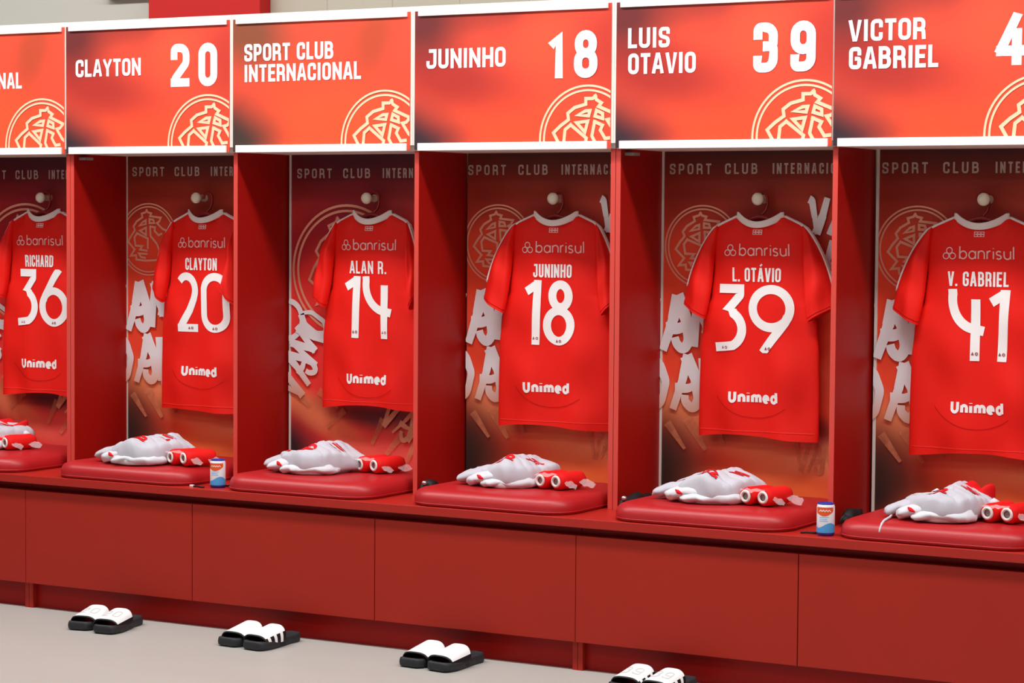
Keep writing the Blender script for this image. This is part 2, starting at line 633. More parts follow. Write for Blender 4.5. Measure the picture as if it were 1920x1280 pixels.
RR = 0.17
GLYPH = {
    'A': (0.50, [([(0, 0), (0.42, 1), (0.58, 1), (1, 0)], 0, 0), ([(0.22, 0.27), (0.78, 0.27)], 0, 0)]),
    'B': (0.47, [([(0, 0), (0, 1)], 0, 0), ([(0, 1), (0.92, 1), (0.92, 0.53), (0, 0.53)], RR, 0), ([(0, 0.53), (1, 0.53), (1, 0), (0, 0)], RR, 0)]),
    'C': (0.46, [([(1, 0.75), (1, 1), (0, 1), (0, 0), (1, 0), (1, 0.25)], RR, 0)]),
    'D': (0.47, [([(0, 0), (0, 1)], 0, 0), ([(0, 1), (1, 1), (1, 0), (0, 0)], RR, 0)]),
    'E': (0.40, [([(1, 1), (0, 1), (0, 0), (1, 0)], 0, 0), ([(0, 0.51), (0.85, 0.51)], 0, 0)]),
    'G': (0.47, [([(1, 0.76), (1, 1), (0, 1), (0, 0), (1, 0), (1, 0.46), (0.7, 0.46)], RR * 0.8, 0)]),
    'H': (0.49, [([(0, 0), (0, 1)], 0, 0), ([(1, 0), (1, 1)], 0, 0), ([(0, 0.51), (1, 0.51)], 0, 0)]),
    'I': (0.0, [([(0.5, 0), (0.5, 1)], 0, 0)]),
    'J': (0.46, [([(0.35, 1), (1, 1)], 0, 0), ([(1, 1), (1, 0), (0, 0), (0, 0.26)], RR, 0)]),
    'L': (0.38, [([(0, 1), (0, 0), (1, 0)], 0, 0)]),
    'M': (0.62, [([(0, 0), (0, 1)], 0, 0), ([(0, 1), (0.5, 0.15), (1, 1)], 0, 0), ([(1, 0), (1, 1)], 0, 0)]),
    'N': (0.50, [([(0, 0), (0, 1)], 0, 0), ([(0.02, 1), (0.98, 0)], 0, 0), ([(1, 0), (1, 1)], 0, 0)]),
    'O': (0.47, [([(0, 0), (0, 1), (1, 1), (1, 0)], RR, 1)]),
    'P': (0.45, [([(0, 0), (0, 1)], 0, 0), ([(0, 1), (1, 1), (1, 0.42), (0, 0.42)], RR, 0)]),
    'R': (0.47, [([(0, 0), (0, 1)], 0, 0), ([(0, 1), (0.95, 1), (0.95, 0.45), (0, 0.45)], RR, 0), ([(0.35, 0.45), (0.95, 0.42), (1, 0)], 0.1, 0)]),
    'S': (0.46, [([(1, 0.80), (1, 1), (0, 1), (0, 0.58), (1, 0.42), (1, 0), (0, 0), (0, 0.20)], RR * 0.85, 0)]),
    'T': (0.42, [([(0, 1), (1, 1)], 0, 0), ([(0.5, 0), (0.5, 1)], 0, 0)]),
    'U': (0.47, [([(0, 1), (0, 0), (1, 0), (1, 1)], RR, 0)]),
    'V': (0.48, [([(0, 1), (0.42, 0), (0.58, 0), (1, 1)], 0, 0)]),
    'X': (0.48, [([(0, 1), (1, 0)], 0, 0), ([(1, 1), (0, 0)], 0, 0)]),
    'Y': (0.48, [([(0, 1), (0.5, 0.42), (1, 1)], 0, 0), ([(0.5, 0.42), (0.5, 0)], 0, 0)]),
    '.': (0.0, [([(0.5, 0), (0.5, 0.005)], 0, 0)]),
    '0': (0.52, [([(0, 0), (0, 1), (1, 1), (1, 0)], RR * 1.3, 1)]),
    '1': (0.34, [([(0.15, 0.83), (1, 1.0), (1, 0)], 0, 0)]),
    '2': (0.50, [([(0, 0.78), (0, 1), (1, 1), (1, 0.56), (0.05, 0.10), (0.05, 0)], RR * 1.1, 0), ([(0, 0), (1, 0)], 0, 0)]),
    '3': (0.50, [([(0, 0.82), (0, 1), (1, 1), (0.98, 0.54), (0.62, 0.53)], RR, 0), ([(0.62, 0.53), (1, 0.52), (1, 0), (0, 0), (0, 0.18)], RR, 0)]),
    '4': (0.56, [([(0.72, 1), (0.0, 0.26)], 0, 0), ([(0, 0.22), (1, 0.22)], 0, 0), ([(0.78, 0), (0.78, 0.62)], 0, 0)]),
    '8': (0.54, [([(0.05, 0.53), (0.05, 1), (0.95, 1), (0.95, 0.53)], RR, 1), ([(0, 0), (0, 0.53), (1, 0.53), (1, 0)], RR, 1)]),
    '9': (0.52, [([(0, 0.42), (0, 1), (1, 1), (1, 0.42)], RR * 1.2, 1), ([(1, 0.6), (1, 0), (0, 0), (0, 0.18)], RR * 1.2, 0)]),
}


def text(bm, s, x0, z0, h, width=None, stroke=0.16, gap=0.09, space=0.30, right=None, across=1, step=1e9):
    """capital lettering from the glyph table, lower left corner at (x0, z0), cap height h; fitted to width."""
    adv = []
    for c in s:
        if c == ' ':
            adv.append(space)
        else:
            g = 'A' if c == 'Á' else c
            adv.append(max(GLYPH[g][0], stroke))
    total = sum(adv) + gap * (len(s) - 1)
    kx = (width / (total * h)) if width else 1.0
    x = 0.0
    for c, a in zip(s, adv):
        if c != ' ':
            g = 'A' if c == 'Á' else c
            hs = stroke / 2
            w = max(a * kx, stroke)
            for pts, r, cl in GLYPH[g][1]:
                q = [(hs + u * max(w - stroke, 0.0), hs + v * (1 - stroke)) for u, v in pts]
                q = rnd(q, r, bool(cl))
                ribbon(bm, [(x0 + (x + u) * h, z0 + v * h) for u, v in q], hs * h, bool(cl), across,
                       step=step, clampz=(z0, z0 + h))
            if c == 'Á':
                ribbon(bm, [(x0 + (x + w * 0.42) * h, z0 + 1.12 * h), (x0 + (x + w * 0.72) * h, z0 + 1.26 * h)], hs * h * 0.8, cap=False)
        x += (a + gap) * kx
    return bm


LOWER = {   # thin geometric lower case, x-height 0.66, ascender 1: strokes and advance
    'b': (0.62, [[(0.06, 0.0), (0.06, 1.0)], arc(0.33, 0.31, 0.27, 0.31, 0, 360)]),
    'a': (0.64, [[(0.60, 0.0), (0.60, 0.64)], arc(0.33, 0.31, 0.27, 0.31, 0, 360)]),
    'n': (0.58, [[(0.06, 0.0), (0.06, 0.64)], arc(0.30, 0.38, 0.24, 0.26, 180, 0) + [(0.54, 0.0)]]),
    'r': (0.36, [[(0.06, 0.0), (0.06, 0.64)], arc(0.28, 0.36, 0.22, 0.28, 180, 80)]),
    'i': (0.14, [[(0.06, 0.0), (0.06, 0.62)], [(0.06, 0.82), (0.06, 0.88)]]),
    's': (0.44, [arc(0.21, 0.47, 0.17, 0.16, 30, 230, 10) + [(0.30, 0.29)] + arc(0.21, 0.15, 0.18, 0.15, 40, -150, 10)]),
    'u': (0.58, [[(0.06, 0.64), (0.06, 0.26)] + arc(0.30, 0.26, 0.24, 0.26, 180, 360), [(0.54, 0.0), (0.54, 0.64)]]),
    'l': (0.14, [[(0.06, 0.0), (0.06, 1.0)]]),
    'm': (0.92, [[(0.06, 0.0), (0.06, 0.62)], arc(0.27, 0.38, 0.21, 0.24, 180, 0) + [(0.48, 0.0)], arc(0.69, 0.38, 0.21, 0.24, 180, 0) + [(0.90, 0.0)]]),
    'e': (0.62, [[(0.06, 0.31), (0.56, 0.31)] + arc(0.31, 0.31, 0.26, 0.30, 0, 310)]),
    'd': (0.64, [[(0.58, 0.0), (0.58, 0.96)], arc(0.31, 0.31, 0.26, 0.31, 0, 360)]),
    'U': (0.72, [[(0.06, 0.94), (0.06, 0.36)] + arc(0.35, 0.34, 0.29, 0.32, 180, 360) + [(0.64, 0.94)]]),
}


def lower_text(bm, s, x0, z0, h, width, hw, gap=0.12, across=1, step=1e9):
    tot = sum(LOWER[c][0] for c in s) + gap * (len(s) - 1)
    kx = width / (tot * h)
    x = 0
    for c in s:
        for st in LOWER[c][1]:
            ribbon(bm, [(x0 + (x + u) * h * kx, z0 + v * h) for u, v in st], hw * h, across=across, step=step, cap=False)
        x += LOWER[c][0] + gap
    return bm


def clip(bm, x0=None, x1=None, z0=None, z1=None):
    for co, no in (((x0, 0, 0), (-1, 0, 0)), ((x1, 0, 0), (1, 0, 0)), ((0, 0, z0), (0, 0, -1)), ((0, 0, z1), (0, 0, 1))):
        if None in co:
            continue
        bmesh.ops.bisect_plane(bm, geom=bm.verts[:] + bm.edges[:] + bm.faces[:], plane_co=co, plane_no=no, clear_outer=True)
    return bm


CREST = [
    ([(-.06, .82), (-.10, .76), (-.24, .72), (-.21, .62), (-.42, .50), (-.53, .36), (-.48, .25), (-.61, .10), (-.72, -.07), (-.49, -.29), (-.63, -.47), (-.44, -.45), (-.43, -.57), (-.12, -.60)], 0),
    ([(-.06, .82), (-.02, .76), (.10, .73), (.06, .65), (.44, .61), (.38, .50), (.30, .46), (.50, .30), (.62, .26), (.66, .08), (.52, -.06), (.60, -.30), (.46, -.44), (.30, -.58), (-.12, -.60)], 0),
    ([(-.32, .38), (-.18, .50), (-.09, .53), (-.09, .43), (-.32, .38)], 1),
    ([(-.30, .24), (-.08, .33), (-.08, .12)], 1),
    ([(.04, .57), (.18, .55), (.21, .46), (.04, .46)], 1),
    ([(-.41, .17), (-.50, .05), (-.46, -.18), (-.22, -.19), (-.30, -.29), (-.06, -.32)], 0),
    ([(-.41, .17), (-.02, .02), (-.02, -.24)], 0),
    ([(.06, .36), (.08, .09), (.30, -.12), (.40, -.34)], 0),
    ([(.06, .36), (.24, .34), (.22, .24), (.36, .12), (.46, .16)], 0),
    ([(-.06, -.41), (-.34, -.40), (-.26, -.50), (-.12, -.52)], 0),
]


def crest(bm, cx, cz, R, rot=0.0, line=0.030, rings=True):
    a = math.radians(rot)
    ca, sa = math.cos(a), math.sin(a)
    if rings:
        for r in (1.0, 0.915):
            ribbon(bm, [(cx + R * r * math.cos(2 * pi * k / 72), cz + R * r * math.sin(2 * pi * k / 72)) for k in range(72)], R * 0.020, True)
    for pts, cl in CREST:
        ribbon(bm, [(cx + R * (u * ca - v * sa), cz + R * (u * sa + v * ca)) for u, v in pts], R * line, bool(cl))
    return bm


def taper(bm, pts, w0, w1, n=10):
    """dry-brush stroke that thins out."""
    P = resample(pts, 0.012)
    ws = [w0 + (w1 - w0) * i / max(1, len(P) - 1) for i in range(len(P))]
    ribbon(bm, P, ws, cap=False)


def brush_word(bm, s, x0, z0, h, w=0.016, rot=0.0, seed=1, adv=0.62):
    rg = random.Random(seed)
    SH = {
        'V': [[(-0.04, 1.02), (0.06, 0.98), (0.14, 0.5), (0.20, 0.0)], [(0.20, 0.0), (0.38, 0.55), (0.54, 1.06)]],
        'A': [[(0.36, 1.04), (0.22, 0.55), (-0.02, -0.02)], [(0.34, 1.02), (0.50, 0.55), (0.56, 0.12), (0.42, -0.08), (0.26, 0.10), (0.26, 0.22)], [(0.06, 0.40), (0.34, 0.38), (0.64, 0.46)]],
        'M': [[(0.0, 0.0), (0.16, 1.02)], [(0.14, 1.0), (0.30, 0.45), (0.34, 0.22)], [(0.34, 0.22), (0.60, 1.04)], [(0.58, 1.02), (0.66, 0.4), (0.76, -0.04)]],
        'O': [[(0.28, 1.0), (0.06, 0.75), (0.04, 0.3), (0.22, 0.0), (0.46, 0.25), (0.48, 0.75), (0.28, 1.0)]],
        'D': [[(0.06, 1.0), (0.10, 0.0)], [(0.0, 1.0), (0.34, 0.95), (0.50, 0.55), (0.36, 0.1), (0.04, 0.0)]],
        'L': [[(0.10, 1.0), (0.06, 0.04)], [(0.06, 0.04), (0.46, 0.10)]],
        'E': [[(0.10, 1.0), (0.06, 0.0)], [(0.1, 0.98), (0.46, 1.02)], [(0.08, 0.5), (0.40, 0.54)], [(0.06, 0.02), (0.48, 0.06)]],
    }
    a = math.radians(rot)
    ca, sa = math.cos(a), math.sin(a)
    x = 0.0
    for c in s:
        dz = rg.uniform(-0.06, 0.06)
        for st in SH[c]:
            pts = [(u + x + rg.uniform(-0.015, 0.015), v + dz + rg.uniform(-0.02, 0.02)) for u, v in st]
            pts = [(x0 + h * (u * ca - v * sa), z0 + h * (u * sa + v * ca)) for u, v in rnd(pts, 0.25)]
            k = rg.uniform(0.85, 1.2)
            taper(bm, pts, w * k, w * k * rg.uniform(0.5, 0.8))
        x += adv + (0.14 if c == 'M' else 0)
    return bm


# ------------------------------------------------------------------ dimensions
P = 0.8            # bay pitch
BENCH = 0.517      # bench top height
SEAT_Y = -0.285    # bench front
BACK = 0.327       # locker back panel
TOP = 1.754        # underside of the signs
SIGN_TOP = 2.250

# ------------------------------------------------------------------ room
X0, X1, YF, YB = -3.6, 8.0, -9.2, 0.46
struct('floor', box(X0, X1, YF, YB, -0.05, 0), FLOORM)
struct('ceiling', box(X0, X1, YF, YB, CEIL, CEIL + 0.05), CEILM)
struct('wall_back', box(0.35, X1, YB, YB + 0.08, 0, CEIL), WALL_R)
struct('wall_back_left', box(X0, 0.35, YB, YB + 0.08, 0, CEIL), WALL_L)
struct('wall_left', box(X0 - 0.08, X0, YF, YB, 0, CEIL), WALL_FAR)
struct('wall_right', box(X1, X1 + 0.08, YF, YB, 0, CEIL), WALL_FAR)
struct('wall_front', box(X0, X1, YF - 0.08, YF, 0, CEIL), WALL_FAR)
struct('trim_1', box(0.082, 0.632, 0.385, YB, 0, CEIL, 0.004), COLUMN)
struct('trim_2', box(-0.18, 0.08, 0.42, YB, 2.405, 2.50, 0.004), GREY_MET)

for ry, rw, rp in LIGHT_ROWS:
    for k, lx in enumerate(LIGHT_X):
        t = thing('ceiling_light', 'flush white ceiling light panel over the locker room floor', 'ceiling light', (lx, ry, CEIL), group='ceiling light panels')
        fr = bmesh.new()
        a, b = 0.63, rw / 2 + 0.03
        for q in ((-a, a, -b, -b + 0.03), (-a, a, b - 0.03, b), (-a, -a + 0.03, -b + 0.03, b - 0.03), (a - 0.03, a, -b + 0.03, b - 0.03)):
            bx(fr, q[0], q[1], q[2], q[3], -0.03, 0)
        obj('frame', fr, WHITE_RAIL, t)
        obj('diffuser', box(-0.6, 0.6, -rw / 2, rw / 2, -0.02, -0.012), LAMPM, t)


# ------------------------------------------------------------------ lockers
def coat_hook(parent, x):
    bm = bmesh.new()
    mt = Matrix.Translation((x, BACK, 1.587)) @ Matrix.Rotation(pi / 2, 4, 'X')
    lathe(bm, [(0.015, 0.0), (0.015, 0.003), (0.0125, 0.005), (0.0125, 0.042), (0.018, 0.047), (0.0215, 0.055), (0.0215, 0.060), (0.019, 0.066), (0.010, 0.072), (0.002, 0.073)], 24, mt)
    h = obj('coat_hook', bm, KNOB, parent, smooth=True)
    return h


WINE_BAYS = (-1, 1)


def back_graphics(board, bay):
    """printing on one back panel; local x from the bay's left seam, z from the bench top."""
    xl, xr = 0.02, 0.78
    wine = bay in WINE_BAYS
    dx = {-1: -0.01, 0: 0.0, 1: 0.053, 2: 0.022, 3: 0.048, 4: 0.036}.get(bay, 0.02)
    yy = -0.0012
    for wd_, u0, u1 in (('SPORT', 0.0, 0.160), ('CLUB', 0.213, 0.335), ('INTERNACIONAL', 0.392, 0.700)):
        bm = text(bmesh.new(), wd_, 0.048 + {-1: -0.03, 0: 0.0, 1: 0.006, 2: -0.026, 3: 0.0, 4: -0.010}.get(bay, 0) + u0,
                  TOP - BENCH - 0.080 - (0.010 if wine else 0), 0.037, u1 - u0, 0.17, gap=0.26)
        clip(bm, xl, xr)
        if len(bm.faces):
            obj('club_name_lettering', bm, GREY_PRINT, board, (0, yy, 0))
    if not wine:
        cz = 1.421 - BENCH
        obj('crest_print', clip(crest(bmesh.new(), 0.150 + dx - 0.02, cz, 0.143), xl, xr), CREST_BACK, board, (0, yy - 0.0016, 0))
        for wd_ in (('VAMO', -0.075, 0.530, 0.180, 0.021, 4, 3), ('DALE', -0.035, 0.318, 0.180, 0.021, 4, 5),
                    ('VAMO', 0.585, 0.955, 0.115, 0.014, 0, 7), ('AMO', 0.62, 0.80, 0.13, 0.014, 0, 8)):
            obj('slogan_lettering', clip(brush_word(bmesh.new(), *wd_), xl, xr), BRUSH_PRINT, board, (0, yy - 0.0072, 0))
        for q in (((0.13, 0.30), (0.20, 0.19), 0.022, 0.008), ((0.22, 0.315), (0.27, 0.21), 0.018, 0.007), ((0.05, 0.28), (0.12, 0.19), 0.015, 0.006)):
            bm = bmesh.new()
            taper(bm, [q[0], q[1]], q[2], q[3])
            obj('brush_stroke', clip(bm, xl, xr), TAN_PRINT, board, (0, yy - 0.0034, 0))
        bm = brush_word(bmesh.new(), 'VAMO', 0.54, 0.135, 0.095, 0.009, 0, 12, adv=0.5)
        obj('faded_slogan_lettering', clip(bm, xl, xr), TAN_PRINT, board, (0, yy - 0.0034, 0))
    else:
        bm = crest(bmesh.new(), 0.285, 1.315 - BENCH, 0.245, 8, 0.022)
        obj('crest_print', clip(bm, xl, xr), CREST_BACK, board, (0, yy - 0.0016, 0))
        bm = bmesh.new()
        ribbon(bm, arc(0.02, 0.60, 0.062, 0.072, 80, -130, 18), 0.011)
        obj('brush_swirl', clip(bm, xl, xr), BRUSH_PRINT, board, (0, yy - 0.0052, 0))
        for wd_ in (('VAMO', 0.070, 0.285, 0.145, 0.015, 62, 4, 0.56), ('VAMO', 0.44, 0.225, 0.12, 0.010, -28, 14)):
            obj('slogan_lettering', clip(brush_word(bmesh.new(), *wd_), xl, xr), BRUSH_PRINT, board, (0, yy - 0.0072, 0))
        for (a, b2, c, d, w) in ((0.03, 0.34, 0.12, 0.27, .020), (0.16, 0.33, 0.25, 0.27, .016), (0.28, 0.26, 0.20, 0.19, .014), (0.455, 0.235, 0.405, 0.135, .014), (0.545, 0.185, 0.47, 0.10, .016), (0.60, 0.15, 0.55, 0.06, .014)):
            bm = bmesh.new()
            taper(bm, [(a, b2), (c, d)], w, w * 0.55)
            obj('brush_stroke', clip(bm, xl, xr), TAN_PRINT, board, (0, yy - 0.0034, 0))


def locker(first, nbay, label, last_bay=99):
    x0 = first * P
    t = thing('locker_unit', label, 'locker', (x0, 0, BENCH), group=None)
    W = nbay * P
    H = TOP - BENCH
    for k in range(nbay + 1):
        if k == 0:
            a, b = 0.001, 0.019
        elif k == nbay:
            a, b = W - 0.019, W - 0.001
        else:
            a, b = k * P - 0.009, k * P + 0.009
        s = obj('side_panel' if k in (0, nbay) else 'divider', box(a, b, 0.0012, BACK + 0.012, 0, H), RED_BOARD, t)
        obj('edge_band', box(a, b, -0.0002, 0.0012, 0, H, 0.0004), RED_EDGE_LIT, s)
        if k in (0, nbay) and k == 0:
            obj('bracket', box(b, b + 0.035, 0.03, 0.075, H - 0.022, H - 0.012), GREY_MET, t)
    obj('top_board', box(0.001, W - 0.001, 0.001, BACK + 0.012, H, H + 0.018), WHITE_CASE, t)
    for k in range(nbay):
        bay = first + k
        a = k * P
        bd = obj('back_panel', box(0.019, P - 0.0185, 0, 0.012, 0, H), PANEL_ART_WINE if bay in WINE_BAYS else PANEL_ART, t, (a, BACK, 0))
        back_graphics(bd, bay)
        wtrim = {0: 0.004, 1: 0.008, 3: 0.008, 4: 0.010, -1: 0.004}.get(bay)
        if wtrim:
            obj('edge_strip', box(a + 0.019, a + 0.019 + wtrim, BACK - 0.004, BACK, 0, H), WHITE_CASE, t)
        h = coat_hook(t, a + 0.41 if bay != -1 else a + 0.414)
        h.location = (0, 0, -BENCH)
    return t


locker(-2, 2, 'red open locker unit at the left edge, holding the jersey with number 36')
locker(0, 3, 'red open locker unit in the middle with three bays holding jerseys 20, 14 and 18')
locker(3, 3, 'red open locker unit at the right, holding jerseys 39 and 41')


# ------------------------------------------------------------------ name signs over the bays
def sign(xa, xb, label, rows, number=None, crest_x=None, warm=False, strip=(0.017, 0.012), gaps=(0.004, 0.004)):
    w = xb - xa
    h = SIGN_TOP - TOP
    t = thing('name_sign', label, 'sign', (xa, 0, TOP + 0.018), group=None)
    z0 = 0.0 - 0.018
    obj('casing', box(0.0005 - gaps[0] / 2, w - 0.0005 + gaps[1] / 2, -0.019, 0.16, 0.001, h - 0.002), WHITE_CASE, t)
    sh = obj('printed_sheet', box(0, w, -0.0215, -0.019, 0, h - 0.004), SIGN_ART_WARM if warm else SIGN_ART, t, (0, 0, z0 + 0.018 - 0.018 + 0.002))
    # rails hold the sheet at top and bottom
    for nm, za, zb in (('bottom_rail', z0 - 0.001, z0 + 0.026), ('top_rail', z0 + h - 0.020, z0 + h)):
        obj(nm, box(strip[0], w - strip[1], -0.030, -0.0216, za, zb, 0.0015), WHITE_RAIL, t)
    yy = -0.0225
    for s, x, z, hh, wd in rows:
        bm = text(bmesh.new(), s, x - xa, z - TOP - 0.018, hh, wd, 0.185, gap=0.085, space=0.22)
        obj('name_lettering', clip(bm, 0.001, w - 0.001), WHITE_PRINT, t, (0, yy, 0))
    if number:
        for s, x, z, hh, wd in number:
            bm = text(bmesh.new(), s, x - xa, z - TOP - 0.018, hh, wd, 0.195)
            clip(bm, 0.001, w - 0.001)
            obj('number_digit', bm, WHITE_PRINT, t, (0, yy, 0))
    if crest_x is not None:
        bm = crest(bmesh.new(), crest_x - xa, 1.786 - TOP - 0.018, 0.184, -16, 0.032)
        obj('crest_print', clip(bm, 0.001, w - 0.001, z0 + 0.026), CREST_PRINT, t, (0, yy, 0))
    return t


CLUB = lambda x: [('SPORT CLUB', x, 2.0905, 0.064, 0.398), ('INTERNACIONAL', x, 2.014, 0.064, 0.519)]
sign(-0.797, -0.010, 'red sign with the club name at the far left, cut off by the photo edge', CLUB(-0.745), None, -0.125, True, gaps=(0.003, 0.009))
sign(-0.001, 0.787, 'red sign with a one-line name, left of the whole two-line club name sign', [('CLAYTON', 0.048, 2.0515, 0.067, 0.321)],
     [('2', 0.512, 2.004, 0.162, 0.089), ('0', 0.643, 2.003, 0.163, 0.088)], 0.685, gaps=(0.009, 0.016))
sign(0.803, 1.584, 'red sign with the whole club name in two lines and no number', CLUB(0.856), None, 1.476, True, gaps=(0.016, 0.019))
sign(1.603, 2.390, 'red sign with a one-line name, right of the whole two-line club name sign', [('JUNINHO', 1.653, 2.043, 0.069, 0.324)],
     [('1', 2.148, 1.997, 0.160, 0.056), ('8', 2.247, 1.996, 0.163, 0.091)], 2.300, gaps=(0.019, 0.019))
sign(2.409, 3.194, 'red sign with a two-line name and its whole number above jersey 39', [('LUIS', 2.454, 2.0915, 0.068, 0.156), ('OTAVIO', 2.455, 2.004, 0.070, 0.252)],
     [('3', 2.915, 1.998, 0.163, 0.087), ('9', 3.047, 1.998, 0.165, 0.088)], 3.099, gaps=(0.019, 0.005))
sign(3.199, 3.990, 'red sign with a two-line name and a cut-off number at the right photo edge',
     [('VICTOR', 3.248, 2.0895, 0.069, 0.259), ('GABRIEL', 3.250, 2.0005, 0.071, 0.300)],
     [('4', 3.737, 2.000, 0.164, 0.096), ('1', 3.866, 2.000, 0.164, 0.06)], 3.888)

# ------------------------------------------------------------------ bench
t = thing('locker_bench', 'long red bench board running under all the seat cushions', 'bench', (0, 0, BENCH - 0.030))
obj('board', box(-1.6, 4.8, SEAT_Y, BACK + 0.012, 0, 0.030, 0.002), RED_BENCH, t)


def bench_cabinet(first, n, label):
    x0 = first * P
    W = n * P
    t = thing('bench_cabinet', label, 'bench cabinet', (x0, 0, 0), group=None)
    for k in range(n):
        a = k * P + (0.001 if k == 0 else 0.0015)
        b = (k + 1) * P - (0.001 if k == n - 1 else 0.0015)
        obj('front_panel', box(a, b, -0.266, -0.248, 0.0985, 0.457, 0.0015), RED_FRONT, t)
    obj('carcass', box(0.001, W - 0.001, -0.2245, BACK, 0.0985, 0.4865), RED_BOARD, t)
    for a, b in ((0.001, 0.019), (W - 0.019, W - 0.001)):
        obj('foot', box(a, b, -0.2465, BACK, 0.0, 0.098), RED_FRONT, t)
    obj('plinth', box(0.0195, W - 0.0195, -0.224, -0.206, 0, 0.098), RED_BOARD, t)
    return t


bench_cabinet(-2, 2, 'red bench cabinet at the left edge, left of the first pair of slides')
bench_cabinet(0, 3, 'red bench cabinet in the middle, behind the three left pairs of slides')
bench_cabinet(3, 3, 'red bench cabinet at the right, behind the cut-off pair of slides')


# ------------------------------------------------------------------ seat cushions
def cushion(cx, label, w=0.635):
    d, r, h = 0.575, 0.105, 0.060
    y0 = -0.275
    bm = bmesh.new()
    prof = [(0.006, 0.0), (0.002, 0.004), (0.0, 0.012), (0.0, 0.026), (0.004, 0.038), (0.013, 0.049), (0.028, 0.056), (0.06, 0.0595), (0.10, 0.0615), (0.16, 0.063), (0.22, 0.0635)]
    loops = []
    for ins, z in prof:
        rr = max(r - ins, 0.02)
        loops.append([bm.verts.new((x, y, z)) for x, y in rounded_rect(w - 2 * ins, d - 2 * ins, rr, 8)])
    for A, B in zip(loops, loops[1:]):
        n = len(A)
        for k in range(n):
            bm.faces.new((A[k], A[(k + 1) % n], B[(k + 1) % n], B[k]))
    bm.faces.new(loops[-1])
    bm.faces.new(list(reversed(loops[0])))
    t = thing('seat_cushion', label, 'cushion', (cx, y0 + d / 2, BENCH), group=None)
    obj('padded_cover', bm, LEATHER, t, smooth=True)
    seam = bmesh.new()
    tube(seam, [(x, y, 0.010) for x, y in rounded_rect(w + 0.001, d + 0.001, r, 8)], 0.0022, 6, closed=True)
    obj('piping', seam, LEATHER, t, smooth=True)
    return t


cushion(-0.375, 'padded red seat cushion cut off by the left photo edge')
cushion(0.445, 'padded red seat cushion with a blue can standing just right of it, leftmost whole one')
cushion(1.243, 'padded red seat cushion just right of the left blue can, below jersey 14')
cushion(2.040, 'padded red seat cushion with a short black pouch at its left corner, below jersey 18')
cushion(2.830, 'padded red seat cushion between a long black pouch and the right blue can')
cushion(3.630, 'padded red seat cushion with a white drawstring hanging over its front edge')


# ------------------------------------------------------------------ jerseys
def interp(tab, v):
    if v <= tab[0][0]:
        return tab[0][1]
    for (a, b), (c, d) in zip(tab, tab[1:]):
        if v <= c:
            k = (v - a) / (c - a)
            k = k * k * (3 - 2 * k)
            return b + (d - b) * k
    return tab[-1][1]


def digit_strokes(c):
    """round sports numerals, height 1: list of (points, closed), half width, advance width."""
    hw = 0.066
    if c == '3':
        return [([(0.10, .934), (0.43, .934)] + rnd([(0.43, .934), (0.43, .84), (0.28, .665)], 0.05) +
                 [(0.30, .66)] + arc(0.21, .335, 0.255, .27, 60, -62, 16) + [(0.22, .082), (0.05, .066)], 0)], hw, 0.53
    if c == '9':
        return [(arc(0.325, .655, 0.275, .279, 0, 360, 40)[:-1], 1), ([(0.565, .54), (0.53, .46), (0.20, 0.0)], 0)], hw, 0.66
    if c == '6':
        return [(arc(0.335, .345, 0.275, .279, 0, 360, 40)[:-1], 1), ([(0.095, .46), (0.13, .54), (0.46, 1.0)], 0)], hw, 0.66
    if c == '1':
        return [([(0.20, 0), (0.22, .5), (0.245, 1)], 0), ([(0.22, .93), (0.03, .82)], 0)], hw, 0.31
    if c == '8':
        return [(arc(0.30, .760, 0.145, .174, 0, 360, 32)[:-1], 1), (arc(0.27, .300, 0.215, .234, 0, 360, 36)[:-1], 1)], hw, 0.56
    if c == '4':
        return [([(0.065, 1.0)] + arc(0.46, .86, 0.395, .42, 170, 262, 14) + [(0.56, .415)], 0), ([(0.43, .86), (0.43, 0)], 0)], hw, 0.60
    if c == '2':
        return [(arc(0.25, .70, 0.20, .234, 140, -12, 18) + [(0.42, .56), (0.33, .36), (0.15, .06)], 0), ([(0.10, .066), (0.50, .066)], 0)], hw, 0.54
    if c == '0':
        return [(rnd([(0.066, .066), (0.066, .934), (0.53, .934), (0.53, .066)], 0.40, True, 12), 1)], hw, 0.60
    return [], hw, 0.5


def drape(bm, bvh, eps=0.0016):
    for v in bm.verts:
        hit = bvh.ray_cast(Vector((v.co.x, -1.0, v.co.z)), Vector((0, 1, 0)))
        if hit[0] is not None:
            v.co.y = hit[0].y - eps + v.co.y
        else:
            hit = bvh.find_nearest(Vector((v.co.x, -0.05, v.co.z)))
            v.co.y = (hit[0].y if hit[0] is not None else 0) - eps + v.co.y
    return bm


WTAB = [(-0.75, .224), (-0.60, .224), (-0.45, .221), (-0.34, .212), (-0.29, .196), (-0.25, .180), (-0.15, .171), (-0.05, .168), (0.03, .165)]


